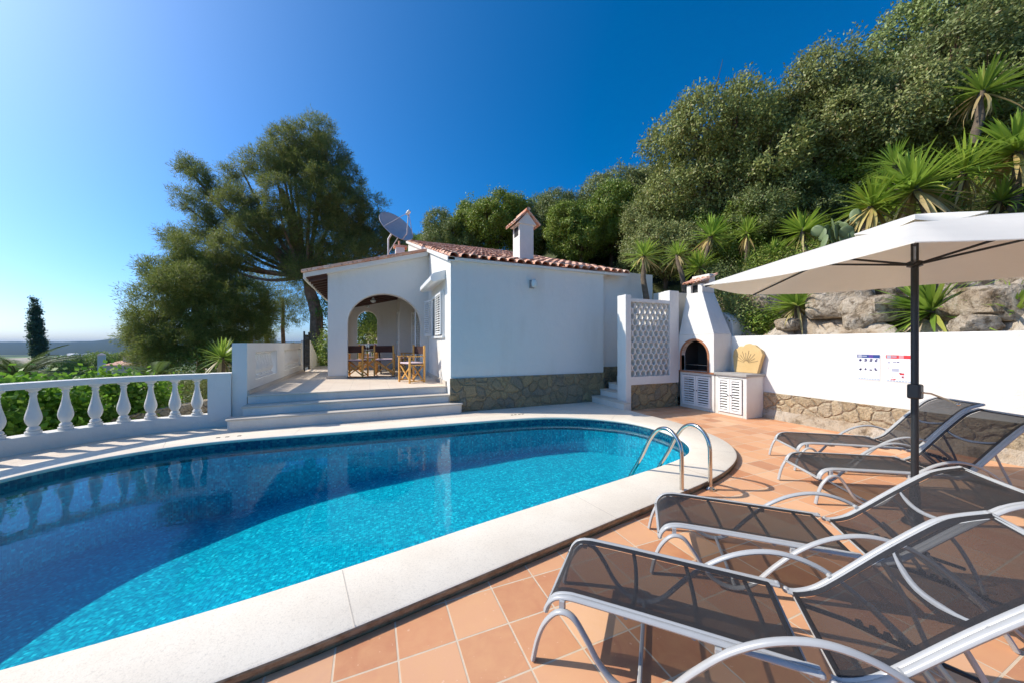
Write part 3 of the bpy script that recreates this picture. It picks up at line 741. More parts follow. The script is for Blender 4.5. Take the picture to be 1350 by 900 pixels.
# high terrace wall running back beside the porch, with two pierced panels
tw = thing('terrace_wall', 'tall white wall with baluster panels running back along the left of the porch', 'wall')
b = wall(MB(), 'y', 7.90, 13.7, -2.38, -2.15, -1.2, 1.6, [(8.42,10.15,.86,1.42,.001),(10.95,13.35,.86,1.42,.001)], 6); b.build('wall', 'white_plaster', tw)
b = MB(); b.box(-2.149,-2.12,7.92,13.7,.62,.70); b.build('skirting', 'step_stone', tw)
for y in [8.52+.2*k for k in range(8)] + [11.05+.2*k for k in range(12)]:
    m_ = MB(); baluster(m_, -2.265, y, .865, .555, .95, 10); m_.build('baluster', 'white_plaster', tw, True)
gt = thing('metal_gate', 'tall dark wrought iron gate leaf at the far end of the terrace', 'gate')
b = MB()
for y in (13.75, 14.75): b.box(-2.14,-2.09,y,y+.05,.62,2.0)
b.box(-2.14,-2.09,13.8,14.75,.75,.79); b.box(-2.14,-2.09,13.8,14.75,1.85,1.89); b.build('frame', 'iron', gt)
b = MB()
for k in range(8):
    y = 13.87+k*.115; b.sweep([(-2.115,y,.79),(-2.115,y,1.85)], .009, seg=6)
    for zz in (1.0,1.3,1.6): b.sweep([(-2.115, y+.05+.045*math.cos(a), zz+.1*math.sin(a)) for a in np.linspace(0, 5.6, 9)], .006, seg=5, up=(1,0,0))
b.build('scroll_bars', 'iron', gt)
gp = MB(); gp.box(-2.38,-2.12,14.85,15.3,-1.2,1.7); gp.hexa([(-2.3,15.3,.0),(-2.1,15.3,.0),(-2.1,17.6,.0),(-2.3,17.6,.0)],[(-2.3,15.3,1.6),(-2.1,15.3,1.6),(-2.1,17.6,.75),(-2.3,17.6,.75)])
tag(gp.build('gate_pier', 'white_plaster'), 'white pier and sloping stair wall just past the iron gate', 'wall')
# side steps between the house wall and the pierced screen
ss = thing('side_steps', 'narrow stone steps rising behind the pierced screen wall', 'steps')
lev = [.07,.235,.40,.565,.73]
for k in range(4):
    x = 5.36+k*.27; z1_ = lev[k+1]
    b = MB(); b.box(x+.02,8.0,6.72,7.46,.0,z1_-.032)
    if k < 1: b.box(x+.02,5.562,6.24,6.719,.0,z1_-.032)
    b.build('riser', 'aged_plaster', ss)
    b = MB(); b.box(x,8.0,6.72,7.46,z1_-.031,z1_)
    if k < 1: b.box(x,5.562,6.22,6.719,z1_-.031,z1_)
    b.build('tread', 'step_stone', ss, bevel=.01)
for k in range(4):
    x = 6.47+k*.27; b = MB(); z = .73+.17*k
    b.box(x+.015,8.0,6.66,7.68,z-.02,z+.14); b.build('riser', 'brick', ss)
    b = MB(); b.box(x,8.0,6.66,7.68,z+.141,z+.17); b.build('tread', 'step_stone', ss, bevel=.008)
# pierced screen wall
sc = thing('screen_wall', 'white screen wall pierced with rows of oval openings on a stone base', 'screen wall')
b = MB(); b.box(5.57,5.735,6.40,6.70,-.02,2.74); b.build('post', 'white_plaster', sc, bevel=.012)
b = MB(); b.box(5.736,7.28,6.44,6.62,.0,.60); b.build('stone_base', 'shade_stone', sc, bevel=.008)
b = MB(); b.box(5.736,6.98,6.42,6.60,.602,.80); b.box(5.736,6.98,6.42,6.60,2.575,2.66); b.build('frame', 'white_plaster', sc, bevel=.006)
b = MB(); b.box(6.982,7.30,6.42,6.62,.602,2.92); b.box(7.10,7.9,6.62,6.90,.2,2.92); b.build('pillar', 'white_plaster', sc, bevel=.01)
def lattice(mb, x0, x1, z0, z1, y0, y1, w=.166, rh=.1365, K=20):
    nx = int(round((x1-x0)/w)); nz = int(round((z1-z0)/rh)); H = rh*4/3
    for r_ in range(-1, nz+2):
        for c in range(-1, nx+2):
            cx_, cz_ = x0+(c+.5+(.5 if r_ % 2 else 0))*w, z0+(r_+.5)*rh
            if cx_ < x0-w*.45 or cx_ > x1+w*.45 or cz_ < z0-rh*.3 or cz_ > z1+rh*.3: continue
            hexp = [(0,H/2),(w/2,H/4),(w/2,-H/4),(0,-H/2),(-w/2,-H/4),(-w/2,H/4)]
            O, I = [], []
            for k in range(K):
                a = 2*math.pi*k/K; d = (math.sin(a), math.cos(a)); best = 9
                for i in range(6):
                    (ax, ay), (bx, by) = hexp[i], hexp[(i+1) % 6]; ex, ey = bx-ax, by-ay; det = d[0]*(-ey)+ex*d[1]
                    if abs(det) < 1e-9: continue
                    t = (ax*(-ey)+ex*ay)/det; s_ = (d[0]*ay-d[1]*ax)/det
                    if t > 0 and -1e-6 <= s_ <= 1+1e-6: best = min(best, t)
                O.append((cx_+d[0]*best, cz_+d[1]*best)); I.append((cx_+d[0]*w*.395, cz_+d[1]*H*.425))
            cl = lambda p: (min(max(p[0], x0), x1), min(max(p[1], z0), z1))
            O = [cl(p) for p in O]; I = [cl(p) for p in I]
            vs = [(x, y0, z) for x, z in O]+[(x, y0, z) for x, z in I]+[(x, y1, z) for x, z in O]+[(x, y1, z) for x, z in I]
            fs = []
            for k in range(K):
                j = (k+1) % K; fs += [(k, j, K+j, K+k), (2*K+k, 3*K+k, 3*K+j, 2*K+j), (K+k, K+j, 3*K+j, 3*K+k)]
            mb.add(vs, fs)
b = MB(); lattice(b, 5.737, 6.980, .801, 2.574, 6.45, 6.57); o = b.build('pierced_panel', 'white_plaster', sc)
# terrace parapet above, seen over the screen
b = MB(); b.box(7.72,9.5,7.3,7.7,.8,3.05); tag(b.build('upper_parapet', 'white_plaster', bevel=.01), 'plain white parapet behind the pierced screen beside the house corner', 'wall')

# ------------------------------------------------------------------ barbecue and counter
bq = thing('barbecue', 'white masonry barbecue with brick arch, tapering hood and louvred doors', 'barbecue')
UF, UB = 7.30, 7.898
def cab(parent, y0, y1, zt, leaf):
    b = MB(); b.box(UF+.03,UB,y0,y0+.08,.0,zt); b.box(UF+.03,UB,y1-.08,y1,.0,zt); b.box(UF+.03,UB,y0+.08,y1-.08,.0,.07); b.box(UF+.03,UB,y0+.08,y1-.08,zt-.06,zt)
    b.build('body', 'white_plaster', parent, bevel=.008)
    b = MB(); b.box(UF+.25,UF+.27,y0+.08,y1-.08,.07,zt-.06); b.build('inner_panel', 'dark_opening', parent)
    m = (y0+y1)/2
    for a, c, hy in ((y0+.09, m-.004, m-.035), (m+.004, y1-.09, m+.035)):
        l = MB(); louvre(l, UF, a, c, .08, zt-.07); lo = l.build('door', 'white_paint', parent)
        k = MB(); k.sphere((UF-.012, hy, zt*.52), .014, 8, 6); k.build('knob', 'iron', lo, True)
cab(bq, 5.47, 6.41, .885, 0)
b = MB(); b.box(UF-.015,UB,5.455,6.41,.887,.925); b.build('hearth_slab', 'brick', bq, bevel=.006)
# firebox front with the arch
HB, HK = .927, 1.80
b = wall(MB(), 'y', 5.46, 6.42, UF, UF+.12, HB, HK, [(5.62, 6.34, .928, 1.30, .36)], 20)
b.box(UF+.12,UB,5.46,5.56,HB,HK); b.box(UF+.12,UB,6.36,6.42,HB,HK); b.build('firebox', 'white_plaster', bq)
b = MB(); b.box(UF+.13,UB-.01,5.561,5.60,HB,HK); b.box(UB-.05,UB-.01,5.60,6.34,HB,HK); b.box(UF+.13,UB-.01,6.32,6.358,HB,HK); b.box(UF+.13,UB-.01,5.6,6.32,HK-.1,HK-.02); b.build('firebox_lining', 'soot', bq)
b = MB(); n = 13; ac, ah = 5.98, .36
vs = []
for k in range(25):
    a = math.pi*k/24
    for rr in (0, .045):
        for xx in (UF-.012, UF+.10): vs.append((xx, ac-math.cos(a)*(ah+rr), 1.30+math.sin(a)*(.36+rr)))
fs = []
for k in range(24):
    q = k*4; fs += [(q,q+2,q+6,q+4),(q,q+4,q+5,q+1),(q+2,q+3,q+7,q+6)]
b.add(vs, fs)
for s_ in (-1, 1):
    y = ac+s_*(ah+.0225); b.box(UF-.012,UF+.10,y-.0225,y+.0225,.928,1.30)
b.build('brick_arch', 'brick', bq)
b = MB()
for k in range(14): b.sweep([(UF+.10,5.66+k*.048,1.07),(UB-.06,5.66+k*.048,1.07)], .004, seg=5)
b.sweep([(UF+.10,5.63,1.07),(UF+.10,6.33,1.07)], .006, seg=5); b.build('grill_rack', 'steel', bq)
b = MB()
b.hexa([(UF,5.46,HK+.001),(UB,5.46,HK+.001),(UB,6.42,HK+.001),(UF,6.42,HK+.001)], [(7.48,5.90,2.84),(UB,5.90,2.84),(UB,6.34,2.84),(7.48,6.34,2.84)])
hd = b.build('hood', 'aged_plaster', bq, bevel=.01)
b = MB(); b.box(7.48,UB,5.90,6.02,2.841,3.05); b.box(7.48,UB,6.22,6.34,2.841,3.05); b.box(7.75,UB,6.02,6.22,2.841,3.05); b.build('chimney', 'aged_plaster', hd)
b = MB(); b.box(7.55,7.749,6.021,6.219,2.842,3.04); b.build('flue_opening', 'dark_opening', hd)
b = tiles(MB(), 5.84, 6.40, 7.38, 7.95, lambda u, v: 3.06+(u-7.38)*.42, pitch=.14, course=.285, amp=.04, along='u', seed=9); b.build('chimney_tiles', 'roof_clay', hd, True)
b = MB(); b.box(7.70,UB,5.88,6.36,3.05,3.30); b.build('chimney_back', 'aged_plaster', hd)
ct = thing('storage_counter', 'low white cabinet with louvred doors and a stone worktop beside the barbecue', 'cabinet')
cab(ct, 4.74, 5.45, .885, 0)
b = MB(); b.box(UF-.02,UB,4.71,5.452,.887,.945); b.build('worktop', 'concrete', ct, bevel=.008)
# scalloped sandstone slab leaning on the wall
b = MB(); T = Matrix.Translation((7.74,5.02,.947)) @ Matrix.Rotation(R(6), 4, 'Y'); b.T = T
prf = [(a_*1.08, b_*1.08) for a_, b_ in [(-.22,0),(.24,0),(.27,.12),(.30,.33),(.29,.45),(.25,.50),(.22,.485),(.20,.53),(.14,.545),(.10,.53),(.05,.585),(-.02,.60),(-.06,.58),(-.13,.575),(-.19,.52),(-.25,.48),(-.30,.38),(-.28,.30),(-.25,.15)]]
n = len(prf)
b.add([(0,y,z) for y,z in prf]+[(.09,y*1.02,z) for y,z in prf], [tuple(range(n))[::-1], tuple(range(n,2*n))]+[(i,(i+1)%n,n+(i+1)%n,n+i) for i in range(n)])
sl = thing('sandstone_slab', 'yellow sandstone slab with scalloped top and carved sunray lines leaning on the wall', 'stone slab')
so = b.build('slab', 'sandstone', sl, bevel=.012)
b = MB(); b.T = T
for a in range(15, 171, 17):
    c, s = math.cos(R(a)), math.sin(R(a)); L_ = .30 if a % 2 else .36
    b.sweep([(-.003,.01+c*.05,.21+s*.05),(-.003,.01+c*L_*.7,.21+s*L_*.8)], .0045, .004, 4)
b.build('carved_rays', 'dirt', sl)

# ------------------------------------------------------------------ right-hand wall
gw = thing('garden_wall', 'long white garden wall with a stone-clad base behind the sun loungers', 'wall')
b = MB(); b.box(7.9,8.15,-5,6.62,-.2,1.76); b.build('wall', 'white_plaster', gw, bevel=.012)
b = MB(); b.box(7.872,7.899,-5,4.735,-.05,.55); b.build('stone_base', 'wall_stone', gw, bevel=.006)
def poster(y1, label, hdr, hdr2, icons):
    t = thing('notice_board', label, 'notice', (7.899, y1, 0))
    x = -.006
    b = MB(); b.box(x,-.001,-.285,0,.975,1.405); b.build('panel', 'board_white', t)
    b = MB(); b.box(x-.0015,x,-.285,0,1.35,1.405); b.build('header', hdr, t)
    b = MB(); b.box(x-.003,x-.0015,-.205,-.15,1.35,1.404); b.build('header_patch', hdr2, t)
    b = MB(); b.box(x-.003,x-.0015,-.125,-.065,1.372,1.388); b.box(x-.003,x-.0015,-.06,-.012,1.356,1.40); b.build('header_text', 'board_grey', t)
    by = {}
    for (y, z, w, h, m) in icons: by.setdefault(m, MB()).box(x-.0015,x,-y-w,-y,z,z+h)
    for m, mb in by.items(): mb.build('printed_text', m, t)
rn = random.Random(3); ic = []
for r_, z in ((0, 1.285), (1, 1.13)):
    for k in range(4):
        y = .018+k*.067
        for q in range(5):
            yy, zz = y+rn.uniform(0,.025), z+rn.uniform(0,.03); ic.append((yy, zz, rn.uniform(.012,.026), rn.uniform(.010,.022), 'board_navy'))
        for q in range(4): ic.append((y+.002, z-.018-q*.014, rn.uniform(.03,.045), .004, 'board_grey'))
for q in range(8): ic.append((.015+q*.034, .988, .026, .008, 'board_teal'))
poster(3.20, 'blue-headed pool notice with rows of small icons on the white wall', 'board_blue', 'board_violet', ic)
ic = [(.02,1.27,.03,.03,'board_grey'),(.08,1.285,.012,.012,'board_navy'),(.10,1.28,.012,.02,'board_navy'),(.125,1.285,.03,.015,'board_navy'),(.03,1.17,.008,.04,'board_pink'),(.16,1.09,.05,.03,'board_red'),(.15,1.11,.03,.012,'board_red'),(.18,1.04,.03,.035,'board_pink'),(.185,1.05,.015,.015,'board_red'),(.055,1.00,.05,.014,'board_red'),(.09,1.012,.03,.01,'board_red'),(.065,1.045,.02,.012,'board_pink'),(.07,1.14,.08,.05,'board_grey')]
for q in range(8): ic.append((.015+q*.034, .984, .026, .008, 'board_teal'))
for q in range(5): ic.append((.21, 1.31-q*.03, .05, .004, 'board_grey'))
poster(2.84, 'red-headed safety notice partly hidden by the parasol pole', 'board_red', 'board_pink', ic)

# ------------------------------------------------------------------ pool ladder
ld = thing('pool_ladder', 'polished steel pool ladder with two arched handrails', 'pool ladder')
for x, off_ in ((3.015, 0), (3.44, 0)):
    y0 = 2.617
    pts = smooth_pts([(x,y0,.0),(x,y0,.30),(x,y0+.01,.48),(x,y0+.07,.60),(x,y0+.19,.66),(x,y0+.32,.62),(x,y0+.44,.48),(x,y0+.56,.26),(x-.02,y0+.72,-.02),(x-.03,y0+.78,-.15),(x-.03,y0+.79,-.5)], 6)
    b = MB(); b.sweep(pts, .021, seg=12, up=(1,0,0)); b.build('handrail', 'steel', ld, True)
    b = MB(); b.lathe([(.055,.0),(.055,.012),(.03,.022),(.024,.03)], (x,y0,.002), 16); b.build('flange', 'steel', ld, True)
for z in (-.25,-.48):
    b = MB(); b.box(2.98,3.42,3.36,3.44,z,z+.02); b.build('tread', 'steel', ld)

# ------------------------------------------------------------------ sun loungers
def make_lounger(label, rk=1.0):
    t = thing('sun_lounger', label, 'sun lounger', group='sun loungers beside the garden wall and pool')
    HW = .27
    rail = smooth_pts([(-.045,0,.245),(-.03,0,.285),(.005,0,.322),(.06,0,.34),(.15,0,.345),(.5,0,.345),(1.0,0,.34),(1.05,0,.337)], 5)
    brail = smooth_pts([(1.09,0,.318),(1.13,0,.322),(1.20,0,.36),(1.28,0,.44),(1.45,0,.63),(1.60,0,.785),(1.66,0,.835),(1.72,0,.865),(1.80,0,.895)], 5)
    brail = [Vector((p.x, p.y, .318+(p.z-.318)*rk)) for p in brail]
    for nme, path in (('seat_frame', rail), ('back_frame', brail)):
        b = MB()
        for s in (-1, 1):
            b.sweep([(p.x, s*HW, p.z) for p in path], .0115, .0165, 10, up=(0,1,0))
            b.sweep([(p.x, s*(HW-.026), p.z+.004) for p in path], .008, .012, 8, up=(0,1,0))
        e = path[0] if nme == 'seat_frame' else path[-1]
        b.sweep([(e.x, -HW, e.z), (e.x, HW, e.z)], .014, seg=10)
        e = path[-1] if nme == 'seat_frame' else path[0]
        b.sweep([(e.x+(-.03 if nme=='seat_frame' else .03), -HW, e.z-.012), (e.x+(-.03 if nme=='seat_frame' else .03), HW, e.z-.012)], .009, seg=8)
        for s in (-1, 1): b.sphere((e.x, s*HW, e.z), .0165, 10, 6)
        b.build(nme, 'alu', t, True)
    def sl(path, nme, x0, x1, sag):
        P = [p for p in path if x0 <= p.x <= x1]; n = 14
        W_ = HW-.028
        vs = []
        for p in P:
            for k in range(n+1):
                s = -1+2*k/n; vs.append((p.x, s*W_, p.z+.010-sag*(1-s*s)*min(1, (p.x-x0)/.15+.2)*min(1,(x1-p.x)/.15+.2)))
        fs = [(i*(n+1)+k, i*(n+1)+k+1, (i+1)*(n+1)+k+1, (i+1)*(n+1)+k) for i in range(len(P)-1) for k in range(1, n-1)]
        h1 = [(i*(n+1)+k, i*(n+1)+k+1, (i+1)*(n+1)+k+1, (i+1)*(n+1)+k) for i in range(len(P)-1) for k in (0, n-1)]
        m = MB(); m.add(vs, fs); so = m.build(nme, 'sling_mesh', t, True)
        m = MB(); m.add([(a,b_,c+.003) for a,b_,c in vs], h1)
        for e in (P[0], P[-1]): m.sweep([(e.x, -W_, e.z+.008-sag*.0), (e.x, 0, e.z+.008-sag*.2), (e.x, W_, e.z+.008)], .012, .006, 6)
        m.build('hem', 'sling_hem', so, True)
    sl(rail, 'seat_sling', -.05, 1.03, .018); sl(brail, 'back_sling', 1.11, 1.805, .02)
    for x in (.34, .62, .90):
        b = MB(); b.sweep(smooth_pts([(x,-HW,.33),(x+.02,-HW*.6,.30),(x+.03,0,.287),(x+.02,HW*.6,.30),(x,HW,.33)], 4), .011, .008, 8); b.build('cross_bar', 'grey_plastic', t, True)
    b = MB(); b.sweep(smooth_pts([(1.50,-HW,.318+.36*rk),(1.47,-HW*.6,.318+.32*rk),(1.45,0,.318+.30*rk),(1.47,HW*.6,.318+.32*rk),(1.50,HW,.318+.36*rk)], 4), .012, seg=8); b.build('cross_bar', 'grey_plastic', t, True)
    leg = smooth_pts([(-.10,0,.008),(-.075,0,.12),(-.035,0,.215),(.03,0,.285),(.10,0,.282),(.165,0,.20),(.225,0,.105),(.30,0,.040),(.40,0,.022),(.50,0,.075),(.62,0,.215),(.75,0,.345),(.90,0,.44),(1.06,0,.482),(1.22,0,.455),(1.36,0,.37),(1.50,0,.235),(1.60,0,.10),(1.65,0,.008)], 5)
    for s in (-1, 1):
        b = MB(); b.sweep([(p.x, s*(HW+.034), p.z) for p in leg], .017, .0095, 10, up=(0,0,1)) if False else None
        n_ = len(leg); b.sweep([(p.x, s*(HW+.034), p.z) for p in leg], .0125, .0185, 10, up=(0,1,0))
        for bx in (.045, .71): b.box(bx-.012, bx+.012, min(s*(HW-.005), s*(HW+.030)), max(s*(HW-.005), s*(HW+.030)), .285 if bx < .5 else .30, .335)
        b.sweep([(1.27, s*(HW-.01), .43), (1.27, s*(HW+.04), .43)], .012, seg=8)
        b.build('leg_frame', 'alu', t, True)
    b = MB(); b.sweep([(.40,-HW-.03,.03),(.40,HW+.03,.03)], .011, seg=8); b.sweep([(1.52,-HW-.03,.21),(1.52,HW+.03,.21)], .011, seg=8); b.build('stretcher', 'alu', t, True)
    for s in (-1, 1):
        b = MB(); b.sweep([(1.12,s*.20,.305),(1.30,s*.20,.28),(1.62,s*.20,.19),(1.78,s*.20,.15)], .011, seg=8)
        for k in range(6): b.box(1.34+k*.05,1.36+k*.05,s*.20-.013,s*.20+.013,.265-k*.0135,.290-k*.0135)
        b.build('ratchet_bar', 'dark_metal', t, True)
    b = MB(); pr_ = smooth_pts([(1.44,-.21,.318+.28*rk),(1.52,-.205,.42),(1.60,-.20,.21),(1.60,0,.20),(1.60,.20,.21),(1.52,.205,.42),(1.44,.21,.318+.28*rk)], 4); b.sweep(pr_, .010, seg=8); b.build('prop', 'alu', t, True)
    b = MB(); b.sweep(smooth_pts([(1.70,-.23,.20),(1.76,-.23,.0),(1.70,-.23,.20)], 1), .001) if False else None
    b.sweep([(1.40,-.235,.36),(1.76,-.235,.012)], .013, .010, 8); b.sweep([(1.40,.235,.36),(1.76,.235,.012)], .013, .010, 8); b.build('rear_leg', 'alu', t, True)
    return t
l0 = make_lounger('grey sun lounger nearest the camera with charcoal mesh sling', .93)
def put(o, x, y, deg, label):
    o.location = (x, y, 0); o.rotation_euler = (0, 0, R(deg)); o['label'] = label
L4 = [(1.050, 1.690, -46, 'charcoal mesh sun lounger in the near corner, cut off by the frame edge'),
      (2.09, 1.975, -43, 'charcoal mesh sun lounger beside the pool ladder, in front of the parasol pole'),
      (4.34, 2.18, -32, 'charcoal mesh sun lounger just beyond the parasol pole'),
      (5.19, 2.79, -35, 'charcoal mesh sun lounger standing closest to the garden wall')]
l3 = make_lounger('grey sun lounger'); l_objs = [l0, make_lounger('grey sun lounger', .80), l3, copy_tree(l3)]
for o, a in zip(l_objs, L4): put(o, *a)

# ------------------------------------------------------------------ parasol
um = thing('parasol', 'large off-white hexagonal parasol on a dark crank pole', 'parasol', (4.458, 1.421, 0), 0)
ctrv = Vector((0, 0, 0)); RU = 1.66; ZT, ZE = 2.66, 2.235
a0 = math.atan2(-1.421, -4.458)
tilt = lambda x, y: (x*math.cos(a0)+y*math.sin(a0))*-.035
def canopy(mb, r0, r1, zt, ze, n=10, sub=8, valance=.0, th=.006):
    vs = []; fs = []
    for layer in (0, 1):
        for i in range(n+1):
            f = i/n; r = r0+(r1-r0)*f
            for k in range(6):
                for j in range(sub):
                    A = a0+k*math.pi/3; Bq = A+math.pi/3; t_ = j/sub
                    x = r*((1-t_)*math.cos(A)+t_*math.cos(Bq)); y = r*((1-t_)*math.sin(A)+t_*math.sin(Bq))
                    g = (r-r0)/(r1-r0)
                    z = zt+(ze-zt)*(f**1.08) - .06*f*math.sin(math.pi*f)*0 - .045*math.sin(math.pi*t_)*f*(1 if f < 1 else .8) + tilt(x, y)
                    # edge scallop pulls slightly inward
                    s_ = 1-.03*math.sin(math.pi*t_)*f
                    vs.append((x*s_, y*s_, z-(th if layer else 0)))
    m = 6*sub
    for layer in (0, 1):
        o = layer*(n+1)*m
        for i in range(n):
            for k in range(m):
                q = (o+i*m+k, o+i*m+(k+1)%m, o+(i+1)*m+(k+1)%m, o+(i+1)*m+k); fs.append(q if layer else q[::-1])
    o = (n+1)*m
    for k in range(m): fs.append((n*m+k, o+n*m+k, o+n*m+(k+1)%m, n*m+(k+1)%m))
    mb.add(vs, fs)
b = MB(); canopy(b, .12, RU, ZT, ZE); cn = b.build('canopy', 'parasol_cloth', um, True)
b = MB(); canopy(b, .01, .42, ZT+.075, ZT-.045, 5); b.build('vent_cap', 'parasol_cloth', cn, True)
b = MB(); b.lathe([(.0245,0),(.0245,2.62)], (0,0,.0), 16); b.build('pole', 'dark_metal', um, True)
for k in range(6):
    A = a0+k*math.pi/3; c, s = math.cos(A), math.sin(A); b = MB()
    pr_ = lambda r: (c*r, s*r, ZT+(ZE-ZT)*(((r-.12)/(RU-.12))**1.08) - .022 + tilt(c*r, s*r))
    b.sweep([pr_(r) for r in (.13,.4,.8,1.2,RU-.02)], .008, .010, 6); rb = b.build('rib', 'dark_metal', um, True)
    b = MB(); q = pr_(.78); b.sweep([(c*.05, s*.05, 2.30), (q[0], q[1], q[2]-.012)], .008, .010, 6); b.build('stretcher', 'dark_metal', rb, True)
b = MB(); b.lathe([(.026,0),(.05,.01),(.05,.05),(.03,.06)], (0,0,2.265), 14); b.build('runner', 'dark_metal', um, True); b = MB(); b.lathe([(.02,0),(.045,.01),(.045,.04),(.02,.05)], (0,0,2.59), 14); b.build('hub', 'dark_metal', um, True)
b = MB(); b.box(-.040,.040,-.045,.04,1.11,1.24); cr = b.build('crank_box', 'dark_metal', um, bevel=.015)
b = MB(); b.sweep([(.0,-.04,1.17),(.02,-.09,1.165),(.04,-.16,1.13),(.045,-.22,1.10)], .008, seg=8); b.sphere((.045,-.23,1.095), .014, 8, 6); b.build('crank_handle', 'steel', cr, True)
b = MB(); b.lathe([(.085,0),(.08,.02),(.055,.05),(.042,.12),(.036,.22),(.030,.34)], (0,0,.002), 28); b.build('base', 'dark_metal', um, True)
um.rotation_euler = (0, 0, 0)

# ------------------------------------------------------------------ satellite dish
dl = (.62, 11.75, 0)
ds = thing('satellite_dish', 'large pale grey satellite dish on a mast above the porch roof', 'satellite dish')
cpos = Vector((.80, 11.6, 5.36))
# dish axis: right of frame, a little towards the camera and up
ax = Vector((.427, -.719, .55)).normalized(); sd = ax.cross(Vector((0,0,1))).normalized(); up_ = sd.cross(ax)
Rm = Matrix((sd, up_, ax)).transposed()
b = MB(); b.T = Matrix.Translation(cpos) @ Rm.to_4x4()
rd = .58; pf = [(rd*k/8, .14*(k/8)**2-.14) for k in range(9)]
b.lathe([(max(r,.001), z) for r, z in pf] + [(rd+.012, .002), (rd+.012,-.01), (rd*.98, -.014)] + [(max(r,.001), z-.012) for r, z in pf[::-1][1:]], seg=36, closed=False); b.build('reflector', 'dish_grey', ds, True)
b = MB(); foc = cpos + ax*.68 - up_*.08; edge = cpos - up_*.56
b.sweep([edge, edge+ax*.25-up_*.02, foc], .016, seg=6); b.sweep([cpos+sd*.53-up_*.2, foc], .010, seg=6); b.sweep([cpos-sd*.53-up_*.2, foc], .010, seg=6); b.build('feed_arm', 'dish_grey', ds, True)
b = MB(); b.T = Matrix.Translation(foc) @ Rm.to_4x4(); b.lathe([(.0,-.10),(.05,-.10),(.06,0),(.045,.06),(.0,.08)], seg=12); b.build('feed_horn', 'crockery', ds, True)
b = MB(); b.sweep([(.55,11.75,4.0),(.55,11.75,4.95),cpos-ax*.17], .03, seg=10); b.sweep([(.55,11.75,4.5),cpos-up_*.35-ax*.1], .015, seg=6); b.build('mast', 'dish_grey', ds, True)
b = MB(); b.box(.75,1.02,11.3,11.6,4.05,4.62); b.build('foot_block', 'white_plaster', ds, bevel=.01)
b = MB(); b.sweep([(.88,11.45,4.60),(.86,11.5,4.85)], .03, seg=8); b.box(.7,1.1,11.28,11.62,4.62,4.68); b.build('clay_cowl', 'roof_clay', ds)

# ------------------------------------------------------------------ director's chairs and table
def make_chair():
    t = thing('director_chair', 'x', 'chair', group='director chairs on the porch')
    w, d = .27, .22
    for s in (-1, 1):
        b = MB()
        b.box(s*w-.022,s*w+.022,-d,-d+.04,.0,.64); b.box(s*w-.022,s*w+.022,d-.04,d,.0,.92); b.build('side_post', 'wood', t, bevel=.003)
        b = MB(); b.box(s*w-.028,s*w+.028,-d-.03,d+.01,.641,.662); b.build('armrest', 'wood', t, bevel=.003)
        b = MB(); b.box(s*w-.014,s*w+.014,-d,d,.035,.06); b.box(s*w-.014,s*w+.014,-d,d,.425,.45); b.build('side_rail', 'wood', t)
    for y in (-d+.05, d-.05):
        b = MB()
        for s in (-1, 1): b.sweep([(-s*(w-.01), y+s*.012, .05), (s*(w-.01), y+s*.012, .44)], .024, .014, 4, up=(0,1,0))
        b.build('cross_legs', 'wood', t)
    b = MB(); b.box(-w+.01,w-.01,-d+.02,d-.02,.451,.462); b.build('seat', 'canvas_brown', t)
    b = MB(); b.box(-w+.03,w-.03,-d+.02,d-.03,.463,.505); b.build('cushion', 'cushion', t, bevel=.015)
    b = MB(); n = 8
    vs = [(-w+2*w*k/n, d-.015+.03*math.sin(math.pi*k/n)+th, z) for th in (0, .008) for z in (.70, .90) for k in range(n+1)]; m = n+1
    fs = [(k, k+1, m+k+1, m+k) for k in range(n)] + [(2*m+k, 3*m+k, 3*m+k+1, 2*m+k+1) for k in range(n)] + [(m+k, m+k+1, 3*m+k+1, 3*m+k) for k in range(n)]
    b.add(vs, fs); b.build('back_canvas', 'canvas_brown', t, True)
    return t
c0 = make_chair()     # faces -y; its back is on the +y side
CH = [(.98,8.98,-68,'wooden director chair standing outside the arch, side on to the pool'),
      (.42,11.25,172,'wooden director chair with its brown canvas back towards the arch'),
      (-.38,11.05,160,'wooden director chair half hidden by the left pier of the arch'),
      (1.22,11.85,-85,'wooden director chair inside the porch by the glazed door'),
      (-.05,13.0,8,'wooden director chair behind the table facing the pool')]
chs = [c0]+[copy_tree(c0) for _ in range(4)]
for o, (x, y, dg, lb) in zip(chs, CH): o.location = (x, y, .62); o.rotation_euler = (0,0,R(dg)); o['label'] = lb
tb = thing('porch_table', 'dark round table set with plates inside the porch', 'table', (.05, 12.15, .62))
b = MB(); b.lathe([(.55,.72),(.56,.73),(.56,.745),(.55,.75)], seg=28); b.build('tabletop', 'table_dark', tb)
for k in range(4):
    a = math.pi/4+k*math.pi/2; b = MB(); b.sweep([(.40*math.cos(a),.40*math.sin(a),0),(.33*math.cos(a),.33*math.sin(a),.72)], .022, seg=8); b.build('leg', 'table_dark', tb, True)
for i, (x, y) in enumerate(((-.28,-.1),(.28,-.12),(.02,.3))):
    b = MB(); b.lathe([(.0,0),(.07,.0),(.12,.018),(.125,.02),(.07,.008),(.0,.006)], (.05+x,12.15+y,1.371), 18, False)
    tag(b.build('plate', 'crockery', smooth=True), 'white plate laid on the dark porch table', 'plate', 'plates on the porch table')
for i, (x, y) in enumerate(((-.08,-.2),(.12,.0),(-.15,.15))):
    b = MB(); b.lathe([(.03,0),(.03,.004),(.004,.01),(.004,.08),(.03,.11),(.035,.15),(.028,.19)], (.05+x,12.15+y,1.371), 12, False)
    tag(b.build('wine_glass', 'wine' if i == 1 else 'lamp_glass', smooth=True), 'stemmed glass standing on the porch table', 'glass', 'glasses on the porch table')

